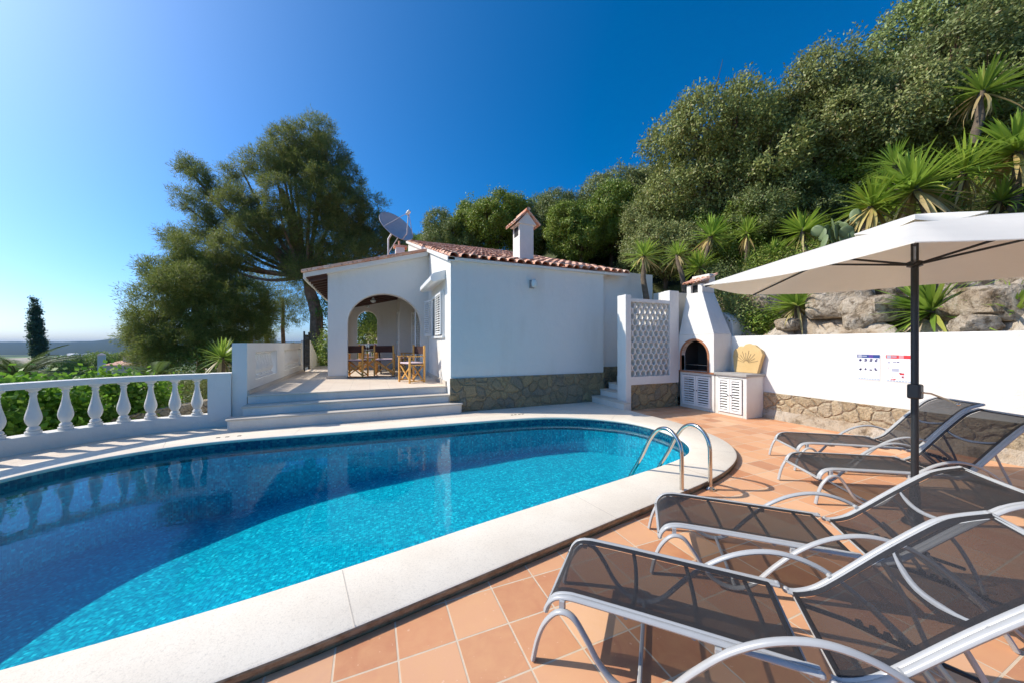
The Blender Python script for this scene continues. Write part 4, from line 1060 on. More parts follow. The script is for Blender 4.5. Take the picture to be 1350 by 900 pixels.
# ------------------------------------------------------------------ terrain
def dhill(u, v): return max(u-8.15, (u-8.15)*.5+(v-9)*.87)
def hill_z(u, v):
    d = dhill(u, v)
    if v > 8: d = min(d, (u-1.5)*1.0 + max(0, v-30)*.4)
    if d < 0: return -1.4 + max(0, 1+d/1.0)*.9 if d > -1 else -1.4
    z = 1.45 + min(d, 3.0)*.60 + max(0, d-3.0)*.56
    return min(z, 16)
def build_hill():
    us = np.concatenate([np.arange(-14, 7.9, .8), np.arange(8.16, 12.5, .085), np.arange(12.5, 46, .9)]); vs_ = np.concatenate([np.arange(-6, -2, .4), np.arange(-2, 7.5, .085), np.arange(7.5, 12, .3), np.arange(12, 60, 1.0)])
    V = []
    for v in vs_:
        for u in us:
            z = hill_z(u, v); d = dhill(u, v)
            if d > 0:
                q = Vector((u*.9, v*.9, 3.1)); amp = min(1, d/.5)*(.26 if d < 3.4 else .16)
                if d < 5: z += min(1, d/.4)*(.42*(mnoise.voronoi(q)[0][0]-.25) - .20*abs(mnoise.noise(q*2.3)) + .10*mnoise.noise(q*5.1) + .22*(mnoise.voronoi(q*2.1)[0][1]-mnoise.voronoi(q*2.1)[0][0]-.3))
                z += amp*(fnoise(u*1.3, v*1.3, 1, 1)+.55*fnoise(u*3.4, v*3.1, 1, 4)) + .10*min(1,d)*fnoise(u*8.1, v*7.3, 1, 2)
            V.append((u, v, z))
    nu, nv = len(us), len(vs_); F = []
    for j in range(nv-1):
        for i in range(nu-1):
            if dhill(us[i+1], vs_[j+1]) < -1.2 or us[i+1] < 0: continue
            F.append((j*nu+i, j*nu+i+1, (j+1)*nu+i+1, (j+1)*nu+i))
    return npmesh('hillside', V, F, 'hillside_rock')
def hill_mat():
    m, nt, out = newmat('hillside_rock')
    v = coords(nt); n1 = noise(nt, v, 1.3, 7, .65, .8); n2 = noise(nt, v, 6, 6, .7)
    col = ramp(nt, n1, [(.3, (.24, .16, .09)), (.45, (.44, .35, .25)), (.6, (.54, .47, .38)), (.75, (.34, .26, .17))])
    col = mix(nt, ramp(nt, n2, [(.34, .75), (.48, 0.)]), col, (.10, .07, .04))
    sep = nt.nodes.new('ShaderNodeSeparateXYZ'); g = nt.nodes.new('ShaderNodeNewGeometry'); L(nt, g.outputs['Position'], sep.inputs[0])
    gr = mix(nt, noise(nt, v, 9, 5), (.035, .055, .015), (.13, .12, .045))
    f = ramp(nt, math_(nt, 'ADD', math_(nt, 'MULTIPLY', sep.outputs['Z'], .2), math_(nt, 'MULTIPLY', n1, .5)), [(.80, 0.), (.95, 1.)])
    col = mix(nt, f, col, gr)
    principled(nt, out, col, .95, 0, bump(nt, math_(nt, 'ADD', n1, math_(nt, 'MULTIPLY', n2, .6)), 1, .12), .15); M['hillside_rock'] = m
hill_mat(); struct(build_hill())
def ground_z(r, a, u, v):
    if r < 14: z = -1.5
    else: z = -1.5 - min(38.5, (r-14)*.13)
    if r > 1900: z += min(1, (r-1900)/900)*0
    return z + (0 if r < 15 else min(1.5, (r-15)*.02)*fnoise(u*.05, v*.05))
def build_ground():
    rs = [0, 4, 8, 11] + list(np.geomspace(14, 7000, 70)); na = 180; V = []
    for r in rs:
        for k in range(na):
            a = 2*math.pi*k/na; u, v = r*math.cos(a), r*math.sin(a); V.append((u, v, ground_z(r, a, u, v)))
    F = [((i)*na+k, i*na+(k+1) % na, (i+1)*na+(k+1) % na, (i+1)*na+k)[::-1] for i in range(len(rs)-1) for k in range(na)]
    return npmesh('ground', V, F, 'valley')
def valley_mat():
    m, nt, out = newmat('valley')
    v = coords(nt); near = noise(nt, v, .6, 5)
    vo = nt.nodes.new('ShaderNodeTexVoronoi'); vo.inputs['Scale'].default_value = .0055; L(nt, v, vo.inputs['Vector'])
    sep = nt.nodes.new('ShaderNodeSeparateColor'); L(nt, vo.outputs['Color'], sep.inputs[0])
    fld = ramp(nt, sep.outputs[0], [(0, (.16, .21, .07)), (.3, (.46, .36, .24)), (.5, (.20, .27, .09)), (.65, (.52, .42, .30)), (.8, (.10, .14, .05)), (1, (.40, .30, .19))], 'CONSTANT')
    fld = mix(nt, ramp(nt, noise(nt, v, .004, 5, .6), [(.50, 0.), (.56, 1.)]), fld, (.045, .07, .025))
    nr = mix(nt, near, (.16, .13, .07), (.10, .13, .045))
    ln = nt.nodes.new('ShaderNodeVectorMath'); ln.operation = 'LENGTH'; L(nt, v, ln.inputs[0])
    f = ramp(nt, math_(nt, 'MULTIPLY', ln.outputs['Value'], 1/400), [(.2, 0.), (.6, 1.)])
    principled(nt, out, mix(nt, f, nr, fld), .95, 0, None, .1); M['valley'] = m
valley_mat(); struct(build_ground())
# far wooded ridge on the left
m, nt, out = newmat('far_wood'); vv = coords(nt); col = mix(nt, noise(nt, vv, .012, 6, .7), (.012, .026, .022), (.035, .055, .035)); principled(nt, out, col, .95, 0, None, .1); M['far_wood'] = m
def cam_dir(px): P = (px-675)/450; c, s = math.cos(R(22.6)), math.sin(R(22.6)); return (c*P+s, -s*P+c)
def build_ridge():
    V = []; na = 120; prof_r = [(0,0),(.25,.35),(.5,.75),(.8,1),(1,1.02),(1.4,.8)]
    for k in range(na+1):
        px = -260+ k*(700)/na; d = cam_dir(px)
        top = 1.6+ (9 + 40*math.exp(-((px-190)/50)**2) + 2.0*fnoise(px*.05, 1.0))
        for f, h in prof_r:
            D = 1180+f*1650; z = -40+(top+40)*h; V.append((d[0]*D, d[1]*D, z + (h > .1)*1.5*fnoise(px*.11+f*9, f*7)))
    n = len(prof_r); F = [(k*n+i, (k+1)*n+i, (k+1)*n+i+1, k*n+i+1) for k in range(na) for i in range(n-1)]
    return npmesh('hills', V, F, 'far_wood')
struct(build_ridge())
rn = random.Random(11)
hb = None
for i in range(16):
    px = 92+rn.uniform(0, 52); D = rn.uniform(900, 1150); d = cam_dir(px); s = rn.uniform(5, 11)
    if hb is None:
        b = MB(); b.box(-1,1,-.7,.7,0,.75); b.add([(-1.08,-.78,.75),(1.08,-.78,.75),(1.08,.78,.75),(-1.08,.78,.75),(-1.0,0,1.1),(1.0,0,1.1)], [(0,1,5,4),(2,3,4,5),(1,2,5),(3,0,4)])
        hb = b.build('village_house', 'far_white'); o = hb
        tag(o, 'tiny pale house of the distant village on the plain', 'house', 'houses of the distant village')
    else: o = hb.copy(); COL.objects.link(o)
    o.location = (d[0]*D, d[1]*D, -39.5); o.scale = (s, s, s*.9); o.rotation_euler = (0,0,rn.uniform(0,3))
# neighbour's roof below the garden
nb_ = thing('neighbour_house', 'small house roof of orange tiles with a pinkish chimney below the garden', 'house', (-26.3, 54.3, -.15), R(-10)); nb_.scale = (.42, .42, .42)
b = MB(); b.box(-3.2,3.2,-2.5,2.5,-8,-1.76); b.build('wall', 'house_pink', nb_)
b = MB(); b.add([(-3.5,-2.8,-1.75),(3.5,-2.8,-1.75),(3.5,2.8,-1.75),(-3.5,2.8,-1.75),(-1.6,0,-.70),(1.6,0,-.70)], [(0,1,5,4),(1,2,5),(2,3,4,5),(3,0,4),(3,2,1,0)]); b.build('roof', 'roof_clay', nb_)
b = MB(); b.box(-.55,.35,-.5,.4,-1.2,.55); b.box(-.7,.5,-.65,.55,.55,.72); b.build('chimney', 'house_pink', nb_)
nb2 = thing('white_turret', 'pale tower-like chimney of a house beyond the hedge', 'tower', (-50.6, 96.6, 0), R(20))
b = MB(); b.box(-.5,.5,-.5,.5,-14,-.8); b.build('shaft', 'far_white', nb2); b = MB(); b.add([(-.6,-.6,-.8),(.6,-.6,-.8),(.6,.6,-.8),(-.6,.6,-.8),(0,0,-.3)], [(0,1,4),(1,2,4),(2,3,4),(3,0,4),(3,2,1,0)]); b.build('roof', 'house_pink', nb2)

# ------------------------------------------------------------------ vegetation
def unit(a): return a/np.maximum(np.linalg.norm(a, axis=1, keepdims=True), 1e-9)
def leaf_quads(P, D, Ln, Wd, g, O=None, bias=1.0):
    """diamond leaves: base at P, direction D"""
    n = len(P); D = unit(D); r = unit(g.normal(size=(n, 3)))
    if O is not None: r = unit(r+O*bias)
    S = unit(np.cross(D, r))
    Ln = Ln*g.uniform(.7, 1.25, (n, 1)); Wd = Wd*g.uniform(.8, 1.2, (n, 1))
    V = np.stack([P, P+D*Ln*.45+S*Wd*.5, P+D*Ln, P+D*Ln*.45-S*Wd*.5], 1).reshape(-1, 3)
    F = np.arange(4*n).reshape(n, 4); return V, F
def bumpy(d, seed):
    return (np.sin(d[:,0]*5+seed)*np.cos(d[:,1]*4.3-seed*1.7)+.6*np.sin(d[:,2]*8+d[:,0]*7+seed*.7)+.4*np.cos(d[:,1]*13-d[:,2]*11+seed))/2
def crown_pts(lobes, ntw, seed, shell=.8, rough=.16):
    g = np.random.default_rng(seed); lob = np.array(lobes, float); w = (lob[:,3]*lob[:,4]+lob[:,4]*lob[:,5]+lob[:,3]*lob[:,5]); w /= w.sum()
    C = []; Dv = []
    while sum(len(c) for c in C) < ntw:
        idx = g.choice(len(lob), ntw*2, p=w); d = unit(g.normal(size=(ntw*2, 3))); l = lob[idx]
        rr = np.where(g.random(ntw*2) < shell, g.uniform(.84, 1.04, ntw*2), g.uniform(.35, .9, ntw*2)); rr = np.where(g.random(ntw*2) < .05, g.uniform(1.05, 1.28, ntw*2), rr)
        rr = rr*(1+rough*np.array([bumpy(d[i:i+1], seed+idx[i])[0] for i in range(len(d))]) if False else 1+rough*bumpy(d+idx[:,None]*.7, seed))
        p = l[:,:3]+d*l[:,3:6]*rr[:,None]
        keep = np.ones(len(p), bool)
        for k, q in enumerate(lob):
            e = (((p-q[:3])/q[3:6])**2).sum(1); keep &= ~((e < .50) & (idx != k))
        # holes by low-frequency noise
        h = np.sin(p[:,0]*2.9+seed)*np.sin(p[:,1]*3.1+seed*2)*np.sin(p[:,2]*3.3+1)
        keep &= (h > -.14) | (g.random(len(p)) < .06)
        C.append(p[keep]); Dv.append(d[keep])
    return np.concatenate(C)[:ntw], np.concatenate(Dv)[:ntw]
def crown(name, lobes, ntw, per, ln, wd, seed, mat, parent=None, spread=.16, twig=.30, droop=0.0, tuft=False, shell=.8, rough=.16, bias=1.7):
    g = np.random.default_rng(seed+100)
    C, D = crown_pts(lobes, ntw, seed, shell, rough)
    td = unit(D*.8+g.normal(size=D.shape)*.55+np.array([0,0,.25-droop]))
    idx = np.repeat(np.arange(ntw), per); t = g.random((len(idx), 1))
    if tuft:
        P = C[idx]+td[idx]*t*twig+g.normal(size=(len(idx),3))*spread*.25
        DL = td[idx]*.9+g.normal(size=(len(idx),3))*.55
    else:
        P = C[idx]+td[idx]*t*twig+g.normal(size=(len(idx),3))*spread*.55
        DL = td[idx]*.5+g.normal(size=(len(idx),3))*.75+np.array([0,0,-droop])
    V, F = leaf_quads(P, DL, ln, wd, g, unit(D[idx]*.6+td[idx]*.7+np.array([0,0,.35])), bias)
    return npmesh(name, V, F, mat, parent)
def trunk_mesh(name, paths, mat, parent):
    b = MB()
    for pts, r0, r1 in paths:
        sp = smooth_pts(pts, 4); n = len(sp); sp = [p+Vector((math.sin(i*1.9)*.02*r0*8, math.cos(i*2.3)*.02*r0*8, 0)) for i, p in enumerate(sp)]
        b.sweep(sp, [r0+(r1-r0)*i/(n-1) for i in range(n)], None, 8, up=(.3,1,.1)) if False else b.sweep(sp, [r0+(r1-r0)*i/(n-1) for i in range(n)], [r0+(r1-r0)*i/(n-1) for i in range(n)], 8, up=(.3,1,.1))
    return b.build(name, mat, parent, True)
def lobes_rand(seed, R0, H0, k, squash=.8, low=-.2):
    g = random.Random(seed); out = [(0,0,0,R0*.58,R0*.58,H0*.55)]
    for i in range(k):
        a = i*2.399+g.uniform(-.3,.3); z = g.uniform(low, .75)*H0; rr = R0*math.sqrt(max(.1,1-(z/H0)**2))*g.uniform(.55,.86); s = g.uniform(.20,.40)*R0
        out.append((math.cos(a)*rr, math.sin(a)*rr, z, s, s, s*squash))
    return out
def trunk_for(lobes, zb, r):
    ps = [([(0,0,zb),(.1*r*5,.05,zb*.6),(0,0,lobes[0][2]-.2)], r, r*.55)]
    for l in lobes[1:]:
        ps.append(([(0,0,zb*.45),(l[0]*.45,l[1]*.45,(l[2]+zb*.45)*.5),(l[0]*.9,l[1]*.9,l[2])], r*.45, r*.12))
    return ps
def proto_tree(seed, mat, name, R0=2.7, H0=2.3, k=17, ntw=3900, per=19, ln=.115, wd=.052, zb=-3.2, r=.16, **kw):
    lb = lobes_rand(seed, R0, H0, k); root = bpy.data.objects.new(name, None); COL.objects.link(root)
    crown('crown', lb, ntw, per, ln, wd, seed, mat, root, **kw)
    gg = random.Random(seed)
    ps = trunk_for(lb, zb, r)
    for l in lb[1:]:
        for q in range(5):
            e = (l[0]+gg.uniform(-1.1,1.1)*l[3], l[1]+gg.uniform(-1.1,1.1)*l[4], l[2]+gg.uniform(.2,1.25)*l[5]); ps.append(([(l[0]*.8,l[1]*.8,l[2]-.2),((l[0]*.8+e[0])/2,(l[1]*.8+e[1])/2,(l[2]+e[2])/2+.05),e], .022, .006))
    trunk_mesh('trunk', ps, 'bark', root)
    return root
def at(px, py, D): d = cam_dir(px); return (d[0]*D, d[1]*D, 1.6-(py-452)/450*D)
protos = {
 'olive': [proto_tree(3, 'olive_leaf', 'olive_tree'), proto_tree(8, 'olive_leaf', 'olive_tree'), proto_tree(15, 'olive_leaf', 'olive_tree', droop=.2)],
 'green': [proto_tree(21, 'green_leaf', 'evergreen_tree', ln=.11, wd=.075), proto_tree(29, 'green_leaf', 'evergreen_tree', ln=.11, wd=.075)]}
used = set()
def plant(kind, var, px, py, D, s, label, rz, group, sz=None):
    p = protos[kind][var]; loc = at(px, py, D); sc_ = (s, s, sz or s)
    if (kind, var) in used: o = copy_tree(p, loc, rz, sc_)
    else: used.add((kind, var)); o = p; o.location = loc; o.rotation_euler = (0,0,rz); o.scale = sc_
    tag(o, label, 'tree', group); return o
G1 = 'trees on the slope behind the house and garden wall'
TR = [
 ('olive',0,938,245,14.5,1.10,'broad grey-green olive tree rising above the barbecue chimney'),
 ('olive',1,1025,205,14.5,1.0,'olive tree above the yucca with the orange flower stalk on the slope'),
 ('olive',2,1108,185,12.5,.95,'dense olive tree on the slope straight above the parasol top'),
 ('olive',0,1200,160,12.5,1.05,'tall olive tree on the slope, its crown against the sky above the parasol pole'),
 ('olive',1,1318,70,12,1.15,'highest olive tree in the top right corner of the picture'),
 ('olive',2,1360,170,11,1.0,'olive tree at the right edge behind the big yucca heads'),
 ('olive',2,880,330,15,.80,'low olive tree above the left yucca cluster'),
 ('olive',0,1020,285,13.5,.80,'shaded low olive tree just behind the yucca on the slope'),
 ('green',0,805,304,19,.90,'dark glossy evergreen right behind the tiled roof end'),
 ('green',1,765,316,18,.74,'bright green bushy evergreen right of the house chimney'),
 ('olive',1,742,306,21,.84,'olive tree with a pale top right of the house chimney'),
 ('green',1,652,304,21,.88,'dark evergreen just left of the house chimney'),
 ('olive',0,602,324,22,.80,'lowest olive tree at the left end of the wooded slope'),
 ('olive',2,694,312,22,.84,'olive tree directly behind the house chimney'),
 ('olive',1,832,284,20,.98,'olive tree with a feathery top standing against the sky right of centre'),
 ('green',0,570,335,25,.7,'small far evergreen showing beside the satellite dish foot'),
 ('green',1,1200,235,12.8,.85,'shaded evergreen behind the upper yucca heads'),
 ('green',0,1120,265,13.0,.75,'dark evergreen behind the prickly pear'),
 ('green',1,960,325,14.0,.65,'dark evergreen shrub-like tree beneath the broad olive tree'),
 ('green',0,1290,200,11.8,.80,'shaded evergreen behind the long-leaved yuccas at right'),
]
for i, (k, v, px, py, D, s, lb) in enumerate(TR): plant(k, v, px, py, D, s, lb, i*1.31, G1, s*(.95 if i % 2 else 1.08))
# big Aleppo pine beyond the terrace and a lower one beside it
def pine(name, label, base, lobes, trunk, ntw, seed, n2=26):
    t = thing(name, label, 'tree', base); crown('crown', lobes, ntw, n2, .15, .020, seed, 'pine_leaf', t, spread=.25, twig=.42, tuft=True, shell=.78, rough=.25, bias=1.2)
    trunk_mesh('trunk', trunk, 'pine_bark', t); return t
def rel(base, px, py, D): p = at(px, py, D); return (p[0]-base[0], p[1]-base[1], p[2]-base[2])
bp = at(421, 470, 18); bp = (bp[0], bp[1], -1.6); rr = random.Random(4)
pl = [(365,205,18,40),(388,182,18.3,26),(340,225,17.6,34),(400,225,18.4,40),(420,262,18,40),(450,290,18.5,38),(478,312,18.5,30),(500,318,19,20),(312,275,17.5,30),(345,275,17,42),(385,280,17.3,46),(410,315,17.5,44),(455,335,18,32),(330,318,17.2,42),(375,345,18,42),(262,252,18,16),(243,225,18,15),(228,262,18,15),(250,235,17.6,13),(215,312,18,13),(232,322,18,14),(272,300,18,26),(255,275,18,18),(430,232,18.6,26),(352,190,18,15),(330,385,18.5,34),(290,350,17,36),(372,388,19,30),(310,222,17.6,15),(292,240,17.8,14),(470,270,18.6,16),(345,190,18,16),(408,195,18.5,14),(285,325,17,24),(425,350,18,26)]
lobes = []
pl = [(px+(22 if px > 325 else 8), py-2 if py < 260 else py, D, r*.90) for px, py, D, r in pl if (px, py) not in ((330,385),(372,388))]
for px, py, D, r in pl:
    p = rel(bp, px, py, D); q = r/450*D*.92
    for h_ in range(3):
        a_ = rr.uniform(0, 6.28); lobes.append((p[0]+math.cos(a_)*q*.42, p[1]+math.sin(a_)*q*.42, p[2]+(h_-1)*q*.50, q*rr.uniform(.55,.78), q*rr.uniform(.55,.78), q*.30))
tr = [([(0,0,0),rel(bp,416,415,18),rel(bp,404,366,18),rel(bp,392,315,18),rel(bp,372,250,18)], .36, .12)]
for px, py, D, r in pl: tr.append(([rel(bp,404,365,18),rel(bp,(px+404)/2,(py+365)/2+12,(D+18)/2),rel(bp,px,py+4,D)], .12, .03))
pine('pine_tree', 'big wind-bent pine with leaning trunk beside the porch', bp, lobes, tr, 13000, 41)
b2 = at(262, 470, 17); b2 = (b2[0], b2[1], -1.6)
pl2 = [(240,395,16,40),(205,428,15.5,30),(265,370,17,40),(255,430,16,44),(300,410,17,42),(222,372,16.5,26),(192,455,15.5,20),(330,430,18,30),(225,455,15.5,34),(290,450,16.5,34),(240,340,17,26)]
lobes = []
for px, py, D, r in pl2:
    p = rel(b2, px, py, D); q = r/450*D*.98
    for h_ in range(3):
        a_ = rr.uniform(0, 6.28); lobes.append((p[0]+math.cos(a_)*q*.42, p[1]+math.sin(a_)*q*.42, p[2]+(h_-1)*q*.50, q*rr.uniform(.55,.80), q*rr.uniform(.55,.80), q*.32))
tr = [([(0,0,0),rel(b2,268,420,17),rel(b2,262,370,17)], .20, .06)]+[([rel(b2,265,440,17),rel(b2,(px+265)/2,py+8,(D+17)/2),rel(b2,px,py,D)], .07, .02) for px, py, D, r in pl2]
pine('pine_tree', 'lower spreading pine at the left, touching the balustrade skyline', b2, lobes, tr, 8000, 52)
# thin trunks and far greenery seen under the pines
for i, (px, D, h) in enumerate(((350,24,5.5),(372,26,6),(330,25,5))):
    p = at(px, 470, D); t = thing('pine_tree', ('slim dark pine stem, left one of three under the big pine','slim dark pine stem, middle one of three under the big pine','slim dark pine stem, right one of three under the big pine')[(1,2,0)[i]], 'tree', (p[0], p[1], -3), group='slim pines behind the terrace')
    trunk_mesh('trunk', [([(0,0,0),(.1,0,h*.5),(0,.1,h+2)], .22, .10)], 'pine_bark', t); crown('crown', [(0,0,h+2.6,2.2,2.2,1.3),(1,.5,h+1.4,1.6,1.6,.9)], 700, 18, .16, .022, 60+i, 'pine_leaf', t, spread=.25, twig=.4, tuft=True)
def bush(name, label, loc, lobes, ntw, per, ln, wd, seed, mat, cat='shrub', group=None, **kw):
    t = thing(name, label, cat, loc, group=group); crown('foliage', lobes, ntw, per, ln, wd, seed, mat, t, **kw)
    trunk_mesh('stem', [([(0,0,-.9),(l[0]*.5,l[1]*.5,l[2]*.3-.4),(l[0]*.9,l[1]*.9,l[2])], .03, .012) for l in lobes], 'bark', t); return t
bush('garden_shrub', 'leafy green shrub at the foot of the pine trunk beside the gate', (at(412,470,17)[0], at(412,470,17)[1], .2), [(0,0,0,1.0,1.0,1.1),(.9,.4,-.2,.8,.8,.9),(-.9,.2,.1,.8,.8,.9)], 900, 14, .12, .07, 71, 'green_leaf')
bush('garden_shrub', 'dark shrub under the pines behind the terrace wall', (at(300,470,16)[0], at(300,470,16)[1], .3), [(0,0,0,1.6,1.3,1.2),(1.6,.6,.0,1.2,1.0,1.1),(-1.6,0,-.2,1.1,1.0,1.1)], 900, 14, .11, .06, 72, 'green_leaf')
bush('garden_shrub', 'low shrub glimpsed through the arched window at the back of the porch', (-.6, 17.5, 1.2), [(0,0,0,1.5,1.2,1.3),(1.4,.4,.6,1.2,1.0,1.1)], 900, 14, .11, .06, 73, 'green_leaf')
bush('garden_shrub', 'tall shrub filling the top of the arched window at the back of the porch', (.3, 20, 3.4), [(0,0,0,1.8,1.4,1.3),(-1.4,.4,-.2,1.4,1.0,1.2),(1.5,0,.2,1.2,1,1)], 1200, 14, .11, .06, 74, 'green_leaf')
# hedge just outside the balustrade
hp = [(20,'nearest the left picture edge'),(85,'below the leaning cypress'),(145,'right of the palm, in the middle'),(205,'opposite the pool lamp'),(262,'next to the terrace wall')]
HS = [(-6.3,7.8,.10),(-5.85,8.9,.22),(-5.35,10.2,.24),(-4.05,10.5,.05),(-6.7,6.7,-.05)]
for i, (x, y, z) in enumerate(HS[:3]+HS[4:]):
    bush('broadleaf_shrub', ('glossy green shrub behind the left part of the balustrade, below the cypress','glossy green shrub behind the middle of the balustrade','glossy green shrub behind the balustrade, below the orange roof','glossy green shrub at the far left edge behind the balustrade')[i], (x, y, z),
         [(0,0,-.1,.62,.62,.66),(.35,-.3,-.7,.5,.5,.5),(-.45,.5,.0,.55,.55,.45),(.5,.3,-.05,.40,.40,.42),(.1,-.2,-.9,.6,.6,.6)], 1250, 9, .10, .085, 80+i, 'hedge_leaf', group='broadleaf shrubs behind the balustrade', spread=.22, twig=.22, shell=.85)
# low stone wall and path seen between the right-hand balusters
b = MB(); b.hexa([(-4.9,9.6,-1.4),(-3.0,10.2,-1.4),(-3.1,10.6,-1.4),(-5.0,10.0,-1.4)],[(-4.9,9.6,.05),(-3.0,10.2,.35),(-3.1,10.6,.35),(-5.0,10.0,.05)]); tag(b.build('rubble_wall', 'wall_stone', bevel=.02), 'low brown rubble wall seen between the right-hand balusters', 'wall')
b = MB(); b.hexa([(-4.6,8.5,-1.4),(-2.4,8.9,-1.4),(-2.4,9.3,-1.4),(-4.6,8.9,-1.4)],[(-4.6,8.5,-.35),(-2.4,8.9,-.15),(-2.4,9.3,-.15),(-4.6,8.9,-.35)]); tag(b.build('planter_wall', 'concrete', bevel=.02), 'grey kerb of a planting bed below the balustrade', 'wall')
bush('low_shrub', 'rounded low shrub beyond the rubble wall below the pine', (-4.6,11.8,-.05), [(0,0,0,.7,.7,.6),(.6,.2,-.1,.5,.5,.5)], 700, 12, .07, .03, 95, 'olive_leaf')
# sword-leaved heads: shared yucca foliage
def yucca_head(seed, n=95, Ln=.62, W=.045, droopf=.5, dead=10):
    g = random.Random(seed); b = MB(); d_ = MB()
    for i in range(n+dead):
        isd = i >= n; az = g.uniform(0, 2*math.pi); f = (i/n) if not isd else 1.1+g.random()*.12
        el = R(88-f*105+g.uniform(-9,9)) if not isd else R(-35-g.random()*40)
        ln = Ln*g.uniform(.75,1.1)*(.75+.35*min(f,1)); bend = droopf*g.uniform(.1,1)*(.3+f*.6); pts = []; m = 5
        c, s = math.cos(az), math.sin(az); e = el; p = Vector((c*.03, s*.03, -.10*f)); side = Vector((-s, c, 0))
        for k in range(m):
            pts.append((Vector(p), W*(.55, 1.0, .95, .62, .04)[k]*.5)); e -= bend*.28*k*.5; p = p+Vector((math.cos(e)*c, math.cos(e)*s, math.sin(e)))*ln/(m-1)
        vs = []
        for q, w_ in pts: vs += [q-side*w_+Vector((0,0,w_*.35)), q, q+side*w_+Vector((0,0,w_*.35))]
        fs = [(k*3+j, k*3+j+1, k*3+4+j, k*3+3+j) for k in range(m-1) for j in (0, 1)]
        (d_ if isd else b).add(vs, fs)
    return b, d_
yh = []
def make_yucca(seed, **kw):
    root = bpy.data.objects.new('yucca_plant', None); COL.objects.link(root)
    b, d = yucca_head(seed, **kw); fo = b.build('foliage', 'yucca_leaf', root, True); d.build('dead_leaves', 'dry_leaf', fo, True)
    t = MB(); t.sweep([(0,0,0),(.03,.02,-.35),(-.02,.05,-.8),(.0,.0,-1.5)], [.055,.06,.07,.08], [.055,.06,.07,.08], 10, up=(0,1,0)); t.build('trunk', 'palm_bark', root, True)
    return root
yp = [make_yucca(1, droopf=.6), make_yucca(2, n=125, Ln=.68, W=.05), make_yucca(3, n=120, Ln=.85, W=.062, dead=26, droopf=.75), make_yucca(4, n=85, Ln=.8, W=.05, dead=18, droopf=1.1), make_yucca(5, n=70, Ln=.58, W=.04, dead=14, droopf=.9)]
def dW(px, d): return (8.15+d)/cam_dir(px)[0]
YU = [(0,848,335,9.6,1.0,'leftmost small yucca above the end of the tiled roof'),
 (4,893,334,10.0,.95,'small yucca between the roof end and the trunked yucca'),
 (0,938,308,10.8,1.25,'slender yucca on a tall bare trunk left of the parasol tip'),
 (1,922,350,10.2,.95,'low yucca head directly above the barbecue chimney'),
 (1,1058,302,9.8,1.15,'yucca with spiky rounded head left of the prickly pear'),
 (0,1018,335,10.2,.95,'small yucca just above the left corner of the parasol'),
 (1,1050,400,dW(1050,.75),1.0,'yucca growing from the rock face below the parasol cloth'),
 (2,1150,268,8.6,1.12,'yucca with yellow hanging leaves above the parasol top'),
 (2,1203,245,8.3,1.30,'large yucca head above the parasol, left of two at the same height'),
 (3,1272,222,8.2,1.35,'large yucca head above the parasol, right of two at the same height'),
 (3,1296,118,9.6,1.2,'highest yucca head among the trees at upper right'),
 (2,1340,195,8.0,1.35,'long-leaved yucca head at the right edge above the parasol'),
 (1,1226,405,dW(1226,.95),1.25,'bushy yucca right behind the parasol pole'),
 (3,1338,410,dW(1338,.8),.75,'yucca casting shadows on the rock at the right edge'),
 (2,1235,275,8.5,1.05,'shaded yucca just over the parasol top, below the two large heads'),
 (3,1320,262,8.1,1.05,'low yucca head at the right just above the parasol cloth'),
 (3,1180,215,9.4,1.0,'yucca set back among the trees above the parasol pole'),
 (1,985,305,11.5,.95,'yucca set back under the broad olive tree')]
rb_ = random.Random(21); yused = set()
for i, (v, px, py, D, s, lb) in enumerate(YU):
    loc = at(px, py, D)
    if v in yused: o = copy_tree(yp[v], loc, i*2.1, s)
    else: yused.add(v); o = yp[v]; o.location = loc; o.rotation_euler = (0,0,i*2.1); o.scale = (s,)*3
    o.rotation_euler = (rb_.uniform(-.32,.32), rb_.uniform(-.32,.32), i*2.1); o.scale = (s*rb_.uniform(.9,1.1), s*rb_.uniform(.9,1.1), s*rb_.uniform(.85,1.1))
    tag(o, lb, 'yucca', 'yuccas on the rocky bank')
loc = at(292, 468, 9.6); o = copy_tree(yp[0], loc, .5, 1.05); tag(o, 'bright green yucca behind the balustrade end block', 'yucca', 'yuccas by the pool balustrade')
# prickly pear
pc = thing('prickly_pear', 'clump of rounded grey-green prickly pear pads above the parasol', 'cactus', at(1108, 303, 9.0))
g = random.Random(5); b = MB()
for i in range(34):
    T = (Matrix.Rotation(g.uniform(0,6.28), 4, 'Z') @ Matrix.Rotation(g.uniform(-.5,.5), 4, 'X')).to_3x3()
    b.sphere((g.uniform(-.75,.75), g.uniform(-.4,.4), g.uniform(-.45,.30)), (.12+g.random()*.04, .025, .15+g.random()*.05), 12, 8, T)
b.build('pads', 'cactus', pc, True)
